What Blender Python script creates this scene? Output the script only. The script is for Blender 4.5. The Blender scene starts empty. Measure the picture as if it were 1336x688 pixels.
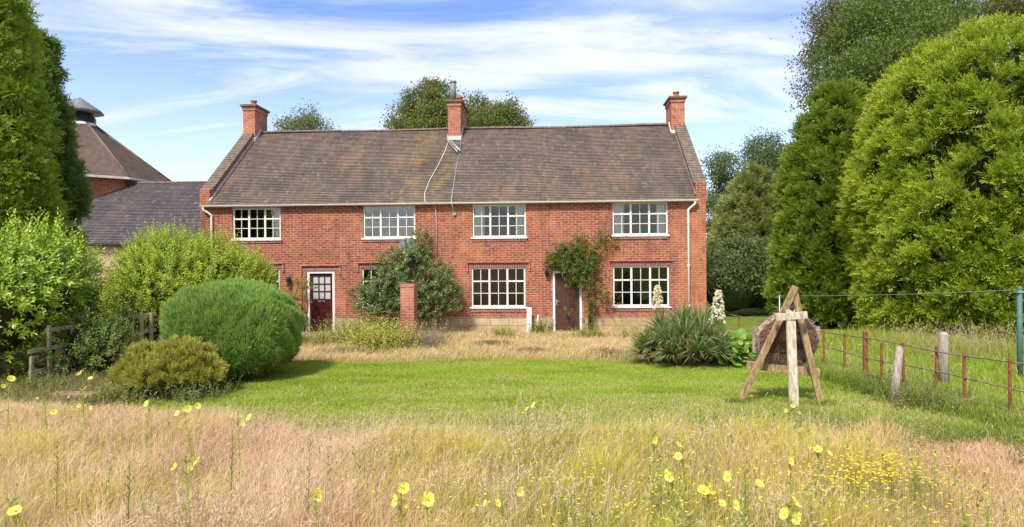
import bpy, math, random
import numpy as np
from mathutils import Matrix, Vector

R = math.radians
C = bpy.context.scene.collection
SC = bpy.context.scene

# ------------------------------------------------------------------ camera
F, EYE, ROLL = 820.0, 2.3, R(-0.4)          # focal length in pixels of a 1336 wide frame
cam = bpy.data.objects.new('camera', bpy.data.cameras.new('camera'))
C.objects.link(cam)
cam.data.sensor_width = 36.0
cam.data.lens = F / 1336.0 * 36.0
cam.data.clip_start, cam.data.clip_end = 0.05, 3000.0
cam.matrix_world = Matrix.Translation((0, 0, EYE)) @ Matrix.Rotation(R(90), 4, 'X') @ Matrix.Rotation(ROLL, 4, 'Z')
SC.camera = cam

# ------------------------------------------------------------------ sky, sun, exposure
SUN_EL, SUN_AZ = R(50), R(205)               # azimuth clockwise from +Y: behind the camera, a little to its left
sund = bpy.data.lights.new('sun', 'SUN')
sund.energy, sund.angle, sund.color = 2.9, R(8.0), (1.0, 0.965, 0.90)
sun = bpy.data.objects.new('sun', sund); C.objects.link(sun)
sd = Vector((math.sin(SUN_AZ) * math.cos(SUN_EL), math.cos(SUN_AZ) * math.cos(SUN_EL), math.sin(SUN_EL)))
sun.rotation_euler = sd.to_track_quat('Z', 'Y').to_euler()

world = bpy.data.worlds.new('World'); SC.world = world; world.use_nodes = True
wn, wl = world.node_tree.nodes, world.node_tree.links
wn.clear()
def wnode(t, **k):
    n = wn.new(t)
    for a, b in k.items(): setattr(n, a, b)
    return n
wo = wnode('ShaderNodeOutputWorld'); bg = wnode('ShaderNodeBackground')
bg.inputs['Strength'].default_value = 0.15
sky = wnode('ShaderNodeTexSky', sky_type='NISHITA', sun_disc=False)
sky.sun_elevation, sky.sun_rotation = SUN_EL, SUN_AZ
sky.air_density, sky.dust_density, sky.ozone_density = 1.0, 0.6, 1.2
tc = wnode('ShaderNodeTexCoord')
sep = wnode('ShaderNodeSeparateXYZ'); wl.new(tc.outputs['Generated'], sep.inputs[0])
def wmath(op, a, b=None, clamp=False):
    n = wnode('ShaderNodeMath', operation=op, use_clamp=clamp)
    for i, v in enumerate((a, b)):
        if v is None: continue
        if isinstance(v, (int, float)): n.inputs[i].default_value = v
        else: wl.new(v, n.inputs[i])
    return n.outputs[0]
zz = wmath('ADD', wmath('MAXIMUM', sep.outputs[2], 0.0), 0.16)
comb = wnode('ShaderNodeCombineXYZ')
wl.new(wmath('DIVIDE', sep.outputs[0], zz), comb.inputs[0]); wl.new(wmath('DIVIDE', sep.outputs[1], zz), comb.inputs[1])
mp = wnode('ShaderNodeMapping'); wl.new(comb.outputs[0], mp.inputs[0])
mp.inputs['Rotation'].default_value = (0, 0, R(-18)); mp.inputs['Scale'].default_value = (0.40, 1.0, 1.0); mp.inputs['Location'].default_value = (3.4, 0.55, 0)
n1 = wnode('ShaderNodeTexNoise'); n1.inputs['Scale'].default_value = 1.15; n1.inputs['Detail'].default_value = 10; n1.inputs['Roughness'].default_value = 0.55; n1.inputs['Distortion'].default_value = 0.7
wl.new(mp.outputs[0], n1.inputs['Vector'])
ramp = wnode('ShaderNodeMapRange', interpolation_type='SMOOTHSTEP')
ramp.inputs['From Min'].default_value = 0.44; ramp.inputs['From Max'].default_value = 0.68
wl.new(n1.outputs['Fac'], ramp.inputs['Value'])
mp2 = wnode('ShaderNodeMapping'); wl.new(comb.outputs[0], mp2.inputs[0]); mp2.inputs['Rotation'].default_value = (0, 0, R(-32)); mp2.inputs['Scale'].default_value = (0.5, 1.5, 1.0); mp2.inputs['Location'].default_value = (7.1, 2.3, 0)
n2 = wnode('ShaderNodeTexNoise'); n2.inputs['Scale'].default_value = 1.6; n2.inputs['Detail'].default_value = 11; n2.inputs['Roughness'].default_value = 0.6; n2.inputs['Distortion'].default_value = 1.0
wl.new(mp2.outputs[0], n2.inputs['Vector'])
ramp2 = wnode('ShaderNodeMapRange', interpolation_type='SMOOTHSTEP'); ramp2.inputs['From Min'].default_value = 0.36; ramp2.inputs['From Max'].default_value = 0.66; ramp2.inputs['To Max'].default_value = 0.85
wl.new(n2.outputs['Fac'], ramp2.inputs['Value'])
hz = wnode('ShaderNodeMapRange', interpolation_type='SMOOTHSTEP')      # thin cloud thickens low in the sky
hz.inputs['From Min'].default_value = 0.02; hz.inputs['From Max'].default_value = 0.45; hz.inputs['To Min'].default_value = 0.45; hz.inputs['To Max'].default_value = 0.0
wl.new(sep.outputs[2], hz.inputs['Value'])
cf = wmath('MULTIPLY', wmath('MAXIMUM', wmath('MAXIMUM', wmath('MULTIPLY', ramp.outputs[0], 0.85), ramp2.outputs[0]), hz.outputs[0]), 0.93, True)
mixc = wnode('ShaderNodeMix', data_type='RGBA')
hs = wnode('ShaderNodeHueSaturation'); hs.inputs['Saturation'].default_value = 1.22; hs.inputs['Hue'].default_value = 0.516; hs.inputs['Value'].default_value = 0.80; wl.new(sky.outputs[0], hs.inputs['Color'])
wl.new(cf, mixc.inputs['Factor']); wl.new(hs.outputs[0], mixc.inputs['A']); mixc.inputs['B'].default_value = (3.55, 3.62, 3.72, 1)
wl.new(mixc.outputs['Result'], bg.inputs['Color']); wl.new(bg.outputs[0], wo.inputs[0])

SC.view_settings.view_transform = 'Standard'; SC.view_settings.look = 'None'
SC.view_settings.exposure, SC.view_settings.gamma = 1.1, 1.0
SC.view_settings.use_curve_mapping = False
SC.cycles.max_bounces = 6; SC.cycles.transparent_max_bounces = 12
SC.cycles.use_denoising = True

# ------------------------------------------------------------------ helpers
rng = np.random.RandomState(7)
rnd = random.Random(11)
def at(x, y, d):
    """the world point seen at pixel x, y of the photograph, d metres into the scene"""
    u, v = (x - 668) / F, (344 - y) / F
    c, s = math.cos(ROLL), math.sin(ROLL)
    return Vector(((u * c - v * s) * d, d, EYE + (u * s + v * c) * d))
def on_ground(x, y, z=0.0):
    p = at(x, y, 1.0); d = (z - EYE) / (p.z - EYE)
    return Vector((p.x * d, d, z))
def tag(o, label=None, cat=None, group=None, kind=None):
    if label: o['label'] = label
    if cat: o['category'] = cat
    if group: o['group'] = group
    if kind: o['kind'] = kind
    return o
def empty(name, loc, rz=0.0):
    o = bpy.data.objects.new(name, None); C.objects.link(o)
    o.location = loc; o.rotation_euler = (0, 0, rz); o.empty_display_size = 0.2
    return o

_tab = np.random.RandomState(3).rand(256, 256)
def noise2(x, y):
    x = np.asarray(x, float); y = np.asarray(y, float)
    xi, yi = np.floor(x).astype(int), np.floor(y).astype(int)
    fx, fy = x - xi, y - yi
    fx, fy = fx * fx * (3 - 2 * fx), fy * fy * (3 - 2 * fy)
    a, b = _tab[xi % 256, yi % 256], _tab[(xi + 1) % 256, yi % 256]
    c, d = _tab[xi % 256, (yi + 1) % 256], _tab[(xi + 1) % 256, (yi + 1) % 256]
    return (a * (1 - fx) + b * fx) * (1 - fy) + (c * (1 - fx) + d * fx) * fy
def fbm(x, y, o=4):
    s, a, t = 0, 0.5, 0
    for i in range(o):
        s = s + a * noise2(np.asarray(x) * 2 ** i + 17 * i, np.asarray(y) * 2 ** i + 31 * i); t += a; a *= 0.5
    return s / t
def sstep(a, b, x):
    t = np.clip((np.asarray(x, float) - a) / (b - a), 0, 1)
    return t * t * (3 - 2 * t)
def unit(v):
    return v / np.maximum(np.linalg.norm(v, axis=-1, keepdims=True), 1e-9)
def rand_dirs(n):
    return unit(rng.normal(size=(n, 3)))

# ---- hard surface mesh builder
class MB:
    def __init__(s): s.v, s.f, s.sm = [], [], []
    def face(s, pts, smooth=False):
        i = len(s.v); s.v += [tuple(p) for p in pts]; s.f.append(tuple(range(i, i + len(pts)))); s.sm.append(smooth)
    def box(s, x0, x1, y0, y1, z0, z1):
        i = len(s.v)
        s.v += [(x0, y0, z0), (x1, y0, z0), (x1, y1, z0), (x0, y1, z0), (x0, y0, z1), (x1, y0, z1), (x1, y1, z1), (x0, y1, z1)]
        for q in ((0, 3, 2, 1), (4, 5, 6, 7), (0, 1, 5, 4), (1, 2, 6, 5), (2, 3, 7, 6), (3, 0, 4, 7)):
            s.f.append(tuple(i + k for k in q)); s.sm.append(False)
        return s
    def beam(s, p, q, w, h, up=(0, 0, 1), taper=1.0):
        p, q = Vector(p), Vector(q); d = (q - p).normalized()
        sx = d.cross(Vector(up)); sx = (sx if sx.length > 1e-4 else d.cross(Vector((1, 0, 0)))).normalized()
        sy = sx.cross(d).normalized(); i = len(s.v)
        for c, k in ((p, 1.0), (q, taper)):
            for a, b in ((-1, -1), (1, -1), (1, 1), (-1, 1)):
                s.v.append(tuple(c + sx * a * w / 2 * k + sy * b * h / 2 * k))
        for f in ((0, 3, 2, 1), (4, 5, 6, 7), (0, 1, 5, 4), (1, 2, 6, 5), (2, 3, 7, 6), (3, 0, 4, 7)):
            s.f.append(tuple(i + k for k in f)); s.sm.append(False)
        return s
    def tube(s, pts, r, n=8, caps=True):
        pts = [Vector(p) for p in pts]; rs = r if isinstance(r, (list, tuple)) else [r] * len(pts)
        i = len(s.v); ref = None
        for k, p in enumerate(pts):
            d = (pts[min(k + 1, len(pts) - 1)] - pts[max(k - 1, 0)]).normalized()
            if ref is None: ref = d.orthogonal().normalized()
            a = (ref - d * ref.dot(d)); a = a.normalized() if a.length > 1e-5 else d.orthogonal().normalized()
            ref = a; b = d.cross(a)
            for j in range(n):
                t = 2 * math.pi * j / n
                s.v.append(tuple(p + (a * math.cos(t) + b * math.sin(t)) * rs[k]))
        for k in range(len(pts) - 1):
            for j in range(n):
                s.f.append((i + k * n + j, i + k * n + (j + 1) % n, i + (k + 1) * n + (j + 1) % n, i + (k + 1) * n + j)); s.sm.append(True)
        if caps:
            s.f.append(tuple(i + j for j in reversed(range(n)))); s.sm.append(False)
            s.f.append(tuple(i + (len(pts) - 1) * n + j for j in range(n))); s.sm.append(False)
        return s
    def prism(s, poly, y0, y1, axis='y'):
        """poly in (x,z) extruded along y, or in (y,z) extruded along x"""
        f = (lambda a, b, t: (a, t, b)) if axis == 'y' else (lambda a, b, t: (t, a, b))
        n = len(poly); i = len(s.v)
        s.v += [f(a, b, y0) for a, b in poly] + [f(a, b, y1) for a, b in poly]
        fl = [tuple(i + k for k in range(n)), tuple(i + n + k for k in reversed(range(n)))]
        fl += [(i + (k + 1) % n, i + k, i + n + k, i + n + (k + 1) % n) for k in range(n)]
        area = sum(poly[k][0] * poly[(k + 1) % n][1] - poly[(k + 1) % n][0] * poly[k][1] for k in range(n))
        flip = (area > 0) != (axis == 'y')
        for q in fl:
            s.f.append(tuple(reversed(q)) if flip else q); s.sm.append(False)
        return s
    def lathe(s, prof, c=(0, 0, 0), n=20):
        i = len(s.v)
        for r, z in prof:
            for j in range(n):
                t = 2 * math.pi * j / n; s.v.append((c[0] + r * math.cos(t), c[1] + r * math.sin(t), c[2] + z))
        for k in range(len(prof) - 1):
            for j in range(n):
                s.f.append((i + k * n + j, i + k * n + (j + 1) % n, i + (k + 1) * n + (j + 1) % n, i + (k + 1) * n + j)); s.sm.append(True)
        return s
    def build(s, name, mat, parent=None, bevel=0.0, loc=None):
        me = bpy.data.meshes.new(name)
        me.from_pydata(s.v, [], s.f); me.update()
        me.polygons.foreach_set('use_smooth', s.sm)
        uv = me.uv_layers.new(name='UVMap')
        co = np.array(s.v); out = np.zeros((len(me.loops), 2))
        for p in me.polygons:
            n = np.array(p.normal)
            u = np.array((-n[1], n[0], 0.0)) if abs(n[2]) < 0.985 else np.array((1.0, 0, 0))
            u /= np.linalg.norm(u); w = np.cross(n, u)
            for li in p.loop_indices:
                q = co[me.loops[li].vertex_index]; out[li] = (q @ u, q @ w)
        uv.data.foreach_set('uv', out.ravel())
        me.materials.append(mat)
        o = bpy.data.objects.new(name, me); C.objects.link(o)
        if parent: o.parent = parent
        if loc: o.location = loc
        if bevel:
            b = o.modifiers.new('bevel', 'BEVEL'); b.width = bevel; b.segments = 2; b.limit_method = 'ANGLE'
        return o

# ---- vegetation mesh builder: quads in numpy, one colour per vertex
class Veg:
    def __init__(s): s.V, s.Q, s.K, s.n = [], [], [], 0
    def _push(s, v, q, k):
        s.V.append(v.reshape(-1, 3)); s.Q.append(q.reshape(-1, 4) + s.n); s.K.append(np.clip(k.reshape(-1, 3), 0.002, 1)); s.n += v.size // 3
    def leaf(s, P, D, S, L, W, col, tip=None, fold=0.0, wide=0.45):
        """pointed leaves: P base, D direction, S side, L length, W width; col, tip colours"""
        n = len(P); L = np.broadcast_to(L, (n,))[:, None]; W = np.broadcast_to(W, (n,))[:, None]
        N = np.cross(D, S)
        m = P + D * L * wide + N * W * fold
        v = np.stack([P, m + S * W / 2, P + D * L, m - S * W / 2], 1)
        col = np.broadcast_to(col, (n, 3)); tip = col if tip is None else np.broadcast_to(tip, (n, 3))
        md = (col + tip) / 2
        s._push(v, np.arange(n * 4), np.stack([col, md, tip, md], 1)); return s
    def blade(s, P, M, T, S, W, col, tip, mid=0.8, end=0.12):
        """bent blades: base P, middle M, tip T, side vector S, width W"""
        n = len(P); W = np.broadcast_to(W, (n,))[:, None]
        A = (P + M) / 2; 
        v = np.stack([P - S * W / 2, P + S * W / 2, M - S * W / 2 * mid, M + S * W / 2 * mid, T - S * W / 2 * end, T + S * W / 2 * end], 1)
        col = np.broadcast_to(col, (n, 3)); tip = np.broadcast_to(tip, (n, 3)); md = (col + tip) / 2
        b = np.arange(n)[:, None] * 6
        q = np.concatenate([b + np.array([[0, 1, 3, 2]]), b + np.array([[2, 3, 5, 4]])], 1)
        s._push(v, q, np.stack([col, col, md, md, tip, tip], 1)); return s
    def grid(s, G, col):
        """a sheet of points (a, b, 3)"""
        a, b = G.shape[:2]; i = np.arange(a * b).reshape(a, b)
        q = np.stack([i[:-1, :-1], i[:-1, 1:], i[1:, 1:], i[1:, :-1]], -1)
        s._push(G, q, np.broadcast_to(col, (a * b, 3)).copy()); return s
    def build(s, name, mat, parent=None, base=(0, 0, 0), smooth=False):
        V = np.concatenate(s.V) - np.array(base); Q = np.concatenate(s.Q); K = np.concatenate(s.K)
        me = bpy.data.meshes.new(name)
        me.vertices.add(len(V)); me.vertices.foreach_set('co', V.astype(np.float32).ravel())
        me.loops.add(Q.size); me.loops.foreach_set('vertex_index', Q.astype(np.int32).ravel())
        me.polygons.add(len(Q)); me.polygons.foreach_set('loop_start', np.arange(len(Q), dtype=np.int32) * 4)
        me.update(calc_edges=True)
        me.polygons.foreach_set('use_smooth', np.full(len(Q), smooth))
        ca = me.color_attributes.new('Col', 'FLOAT_COLOR', 'POINT')
        ca.data.foreach_set('color', np.concatenate([K, np.ones((len(K), 1))], 1).astype(np.float32).ravel())
        me.materials.append(mat)
        o = bpy.data.objects.new(name, me); C.objects.link(o)
        if parent: o.parent = parent
        else: o.location = base
        return o

# ------------------------------------------------------------------ materials
def new_mat(name):
    m = bpy.data.materials.new(name); m.use_nodes = True
    t = m.node_tree; b = t.nodes['Principled BSDF']; b.inputs['Specular IOR Level'].default_value = 0.25
    return m, t.nodes, t.links, b
def N(ns, t, **k):
    n = ns.new(t)
    for a, b in k.items():
        if hasattr(n, a): setattr(n, a, b)
        else: n.inputs[a].default_value = b
    return n
def mixrgb(ns, ls, fac, a, b, blend='MIX'):
    n = ns.new('ShaderNodeMix'); n.data_type = 'RGBA'; n.blend_type = blend
    for s, v in (('Factor', fac), ('A', a), ('B', b)):
        if isinstance(v, (int, float)): n.inputs[s].default_value = v
        elif isinstance(v, tuple): n.inputs[s].default_value = (*v, 1)
        else: ls.new(v, n.inputs[s])
    return n.outputs['Result']
def mrange(ns, ls, v, a, b, c=0.0, d=1.0):
    n = ns.new('ShaderNodeMapRange'); n.interpolation_type = 'SMOOTHSTEP'
    for k, x in (('From Min', a), ('From Max', b), ('To Min', c), ('To Max', d)): n.inputs[k].default_value = x
    ls.new(v, n.inputs['Value']); return n.outputs[0]
def noise_of(ns, ls, vec, scale, detail=4, rough=0.55):
    n = N(ns, 'ShaderNodeTexNoise'); n.inputs['Scale'].default_value = scale; n.inputs['Detail'].default_value = detail; n.inputs['Roughness'].default_value = rough
    if vec is not None: ls.new(vec, n.inputs['Vector'])
    return n.outputs['Fac']

def leaf_mat(name, trans=0.32, rough=0.5, spec=0.25):
    m, ns, ls, b = new_mat(name)
    a = N(ns, 'ShaderNodeVertexColor'); a.layer_name = 'Col'
    b.inputs['Roughness'].default_value = rough; b.inputs['Specular IOR Level'].default_value = spec
    ls.new(a.outputs[0], b.inputs['Base Color'])
    tr = N(ns, 'ShaderNodeBsdfTranslucent'); ls.new(a.outputs[0], tr.inputs['Color'])
    mx = N(ns, 'ShaderNodeMixShader'); mx.inputs[0].default_value = trans
    ls.new(b.outputs[0], mx.inputs[1]); ls.new(tr.outputs[0], mx.inputs[2])
    ls.new(mx.outputs[0], ns['Material Output'].inputs[0])
    return m
LEAF = leaf_mat('leaf', 0.40); GLOSSY_LEAF = leaf_mat('glossy_leaf', 0.32, 0.35, 0.45); DRY = leaf_mat('dry_grass', 0.3, 0.75, 0.1); PETAL = leaf_mat('petal', 0.4, 0.6, 0.1)

def plain(name, col, rough=0.5, var=0.25, scale=6.0, spec=0.25, metal=0.0, dark=None, bump=0.0, stretch=None):
    m, ns, ls, b = new_mat(name)
    t = N(ns, 'ShaderNodeTexCoord'); vec = t.outputs['Object']
    if stretch:
        mpn = N(ns, 'ShaderNodeMapping'); mpn.inputs['Scale'].default_value = stretch; ls.new(vec, mpn.inputs[0]); vec = mpn.outputs[0]
    f = noise_of(ns, ls, vec, scale, 6, 0.6)
    d = dark or tuple(c * (1 - var) for c in col)
    c = mixrgb(ns, ls, mrange(ns, ls, f, 0.32, 0.68), d, col)
    ls.new(c, b.inputs['Base Color']); b.inputs['Roughness'].default_value = rough; b.inputs['Metallic'].default_value = metal; b.inputs['Specular IOR Level'].default_value = spec
    if bump:
        bn = N(ns, 'ShaderNodeBump'); bn.inputs['Strength'].default_value = bump; bn.inputs['Distance'].default_value = 0.02
        ls.new(f, bn.inputs['Height']); ls.new(bn.outputs[0], b.inputs['Normal'])
    return m
WHITE = plain('white_paint', (0.76, 0.72, 0.65), 0.4, 0.12, 9)
CREAMPAINT = plain('aged_cream_paint', (0.66, 0.63, 0.52), 0.5, 0.25, 14)
BROWN_DOOR = plain('brown_painted_door', (0.085, 0.038, 0.028), 0.45, 0.3, 8)
MAROON_DOOR = plain('maroon_painted_door', (0.075, 0.014, 0.014), 0.4, 0.25, 8)
METAL = plain('grey_metal', (0.42, 0.43, 0.44), 0.45, 0.3, 12, 0.4, 0.6)
LEAD = plain('lead', (0.22, 0.22, 0.23), 0.6, 0.3, 10)
BLACKM = plain('black_iron', (0.03, 0.03, 0.032), 0.5, 0.2, 10)
MORTAR = plain('white_mortar', (0.66, 0.62, 0.56), 0.9, 0.35, 9)
RUST = plain('rusty_iron', (0.30, 0.10, 0.045), 0.85, 0.0, 18, 0.1, 0, (0.15, 0.055, 0.03), 0.4)
RUSTRAIL = plain('rail_iron', (0.25, 0.19, 0.155), 0.8, 0.0, 10, 0.15, 0, (0.13, 0.075, 0.05), 0.3)
PINE = plain('treated_timber', (0.44, 0.30, 0.165), 0.8, 0.0, 3.5, 0.15, 0, (0.20, 0.125, 0.065), 0.5, (7, 7, 1.6))
PALEWOOD = plain('pale_timber', (0.58, 0.49, 0.37), 0.85, 0.0, 3.5, 0.15, 0, (0.30, 0.235, 0.16), 0.5, (7, 7, 1.6))
GREYWOOD = plain('weathered_timber', (0.40, 0.34, 0.27), 0.9, 0.0, 5, 0.1, 0, (0.22, 0.175, 0.13), 0.5, (8, 8, 0.8))
OLDFENCE = plain('old_fence_timber', (0.50, 0.41, 0.27), 0.9, 0.0, 4, 0.1, 0, (0.32, 0.25, 0.15), 0.4)
BARK = plain('bark', (0.15, 0.11, 0.075), 0.95, 0.0, 5, 0.1, 0, (0.07, 0.05, 0.035), 0.8, (4, 4, 0.7))
GREENPOLE = plain('green_painted_pole', (0.07, 0.16, 0.13), 0.5, 0.25, 14)
WIRE = plain('grey_wire', (0.20, 0.21, 0.21), 0.5, 0.2, 10)
WHITECABLE = plain('white_cable', (0.62, 0.58, 0.54), 0.5, 0.2, 10)
POT = plain('terracotta', (0.40, 0.13, 0.07), 0.85, 0.3, 12)
CURTAIN = plain('net_curtain', (0.82, 0.81, 0.77), 0.9, 0.12, 3, 0.05, 0, None, 0, (30, 30, 1))
OCHRE = plain('ochre_rendered_wall', (0.48, 0.36, 0.23), 0.95, 0.0, 2.5, 0.1, 0, (0.33, 0.25, 0.16), 0.3)
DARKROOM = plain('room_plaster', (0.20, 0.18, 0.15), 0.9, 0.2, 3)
COPING = plain('coping_tile', (0.20, 0.15, 0.115), 0.9, 0.0, 7, 0.1, 0, (0.11, 0.085, 0.07), 0.5)
STONEFLAG = plain('red_sandstone', (0.40, 0.25, 0.17), 0.9, 0.3, 6, 0.1, 0, None, 0.4)

def glass_mat(name, refl, tint):
    m, ns, ls, b = new_mat(name)
    tr = N(ns, 'ShaderNodeBsdfTransparent'); tr.inputs[0].default_value = (*tint, 1)
    gl = N(ns, 'ShaderNodeBsdfGlossy'); gl.inputs['Roughness'].default_value = 0.015
    t = N(ns, 'ShaderNodeTexCoord'); bn = N(ns, 'ShaderNodeBump'); bn.inputs['Strength'].default_value = 0.05; bn.inputs['Distance'].default_value = 0.02
    ls.new(noise_of(ns, ls, t.outputs['Object'], 2.3, 2), bn.inputs['Height']); ls.new(bn.outputs[0], gl.inputs['Normal'])
    fr = N(ns, 'ShaderNodeFresnel'); fr.inputs['IOR'].default_value = 1.5
    ad = N(ns, 'ShaderNodeMath', operation='ADD'); ls.new(fr.outputs[0], ad.inputs[0]); ad.inputs[1].default_value = refl
    mx = N(ns, 'ShaderNodeMixShader'); ls.new(ad.outputs[0], mx.inputs[0]); ls.new(tr.outputs[0], mx.inputs[1]); ls.new(gl.outputs[0], mx.inputs[2])
    ls.new(mx.outputs[0], ns['Material Output'].inputs[0]); return m
GLASS = glass_mat('window_glass', 0.13, (0.80, 0.83, 0.80))
GLASS_MID = glass_mat('curtained_window_glass', 0.035, (0.82, 0.84, 0.82))
GLASS_LOW = glass_mat('old_window_glass', 0.055, (0.72, 0.75, 0.70))
FROST, _n, _l, _b = new_mat('patterned_glass'); _b.inputs['Base Color'].default_value = (0.42, 0.42, 0.40, 1); _b.inputs['Roughness'].default_value = 0.25

def brick_mat(name, c1, c2, mortar, orange, dirt, bw=0.232, bh=0.077, ms=0.011, bumps=0.5, big=0.5):
    m, ns, ls, b = new_mat(name)
    t = N(ns, 'ShaderNodeTexCoord'); uv = t.outputs['UV']; ob = t.outputs['Object']
    bt = N(ns, 'ShaderNodeTexBrick'); ls.new(uv, bt.inputs['Vector'])
    bt.inputs['Scale'].default_value = 1.0; bt.inputs['Brick Width'].default_value = bw; bt.inputs['Row Height'].default_value = bh
    bt.inputs['Mortar Size'].default_value = ms; bt.inputs['Mortar Smooth'].default_value = 0.2; bt.inputs['Bias'].default_value = -0.1
    bt.inputs['Color1'].default_value = (*c1, 1); bt.inputs['Color2'].default_value = (*c2, 1); bt.inputs['Mortar'].default_value = (*mortar, 1)
    # a second, offset brick grid gives single bricks their own odd colour
    vo = N(ns, 'ShaderNodeTexNoise'); vo.inputs['Scale'].default_value = 7.0; vo.inputs['Detail'].default_value = 3; ls.new(uv, vo.inputs['Vector'])
    odd = mrange(ns, ls, vo.outputs['Fac'], 0.56, 0.72)
    big_n = noise_of(ns, ls, ob, big, 5, 0.6)
    f1 = mrange(ns, ls, big_n, 0.48, 0.60)
    mul = N(ns, 'ShaderNodeMath', operation='MULTIPLY'); ls.new(f1, mul.inputs[0]); mul.inputs[1].default_value = 0.75
    nomort = N(ns, 'ShaderNodeMath', operation='SUBTRACT'); nomort.inputs[0].default_value = 1.0; ls.new(bt.outputs['Fac'], nomort.inputs[1])
    m2 = N(ns, 'ShaderNodeMath', operation='MULTIPLY'); ls.new(mul.outputs[0], m2.inputs[0]); ls.new(nomort.outputs[0], m2.inputs[1])
    c = mixrgb(ns, ls, m2.outputs[0], bt.outputs['Color'], orange)
    m3 = N(ns, 'ShaderNodeMath', operation='MULTIPLY'); ls.new(odd, m3.inputs[0]); m3.inputs[1].default_value = 0.7
    c = mixrgb(ns, ls, m3.outputs[0], c, dirt)
    fine = noise_of(ns, ls, ob, 1.7, 6, 0.7)
    c = mixrgb(ns, ls, 0.45, c, mixrgb(ns, ls, mrange(ns, ls, fine, 0.3, 0.7), (0.55, 0.55, 0.55), (1.3, 1.25, 1.2)), 'MULTIPLY')
    mps = N(ns, 'ShaderNodeMapping'); mps.inputs['Scale'].default_value = (2.6, 2.6, 0.45); mps.inputs['Location'].default_value = (3, 1, 5); ls.new(ob, mps.inputs[0])
    st = noise_of(ns, ls, mps.outputs[0], 1.0, 6, 0.7)                       # weather streaks and old repairs
    c = mixrgb(ns, ls, mrange(ns, ls, st, 0.50, 0.72, 0, 0.65), c, dirt)
    pa = noise_of(ns, ls, ob, 3.1, 5, 0.75)
    c = mixrgb(ns, ls, mrange(ns, ls, pa, 0.57, 0.70, 0, 0.5), c, tuple(min(1, x * 1.25) for x in mortar))
    sp = noise_of(ns, ls, uv, 13.0, 2, 0.6)
    c = mixrgb(ns, ls, mrange(ns, ls, sp, 0.62, 0.72, 0, 0.6), c, tuple(min(1, x * 1.5) for x in mortar))
    ls.new(c, b.inputs['Base Color']); b.inputs['Roughness'].default_value = 0.88; b.inputs['Specular IOR Level'].default_value = 0.12
    bn = N(ns, 'ShaderNodeBump'); bn.invert = True; bn.inputs['Strength'].default_value = bumps; bn.inputs['Distance'].default_value = 0.01
    ls.new(bt.outputs['Fac'], bn.inputs['Height']); ls.new(bn.outputs[0], b.inputs['Normal'])
    return m
BRICK = brick_mat('red_brick', (0.355, 0.084, 0.036), (0.21, 0.049, 0.031), (0.35, 0.235, 0.17), (0.45, 0.135, 0.045), (0.13, 0.048, 0.044), ms=0.012)
CHIMBRICK = brick_mat('chimney_brick', (0.44, 0.12, 0.06), (0.28, 0.075, 0.05), (0.36, 0.27, 0.22), (0.52, 0.16, 0.07), (0.16, 0.06, 0.05), big=1.5)
SOLDIER = brick_mat('purple_brick_arch', (0.26, 0.075, 0.06), (0.17, 0.055, 0.05), (0.36, 0.27, 0.23), (0.30, 0.08, 0.055), (0.12, 0.05, 0.05), bw=0.077, bh=0.24)
STONE = brick_mat('buff_stone', (0.46, 0.33, 0.17), (0.34, 0.24, 0.12), (0.30, 0.22, 0.13), (0.50, 0.40, 0.25), (0.26, 0.20, 0.13), bw=0.62, bh=0.24, ms=0.014, big=1.2)

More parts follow.
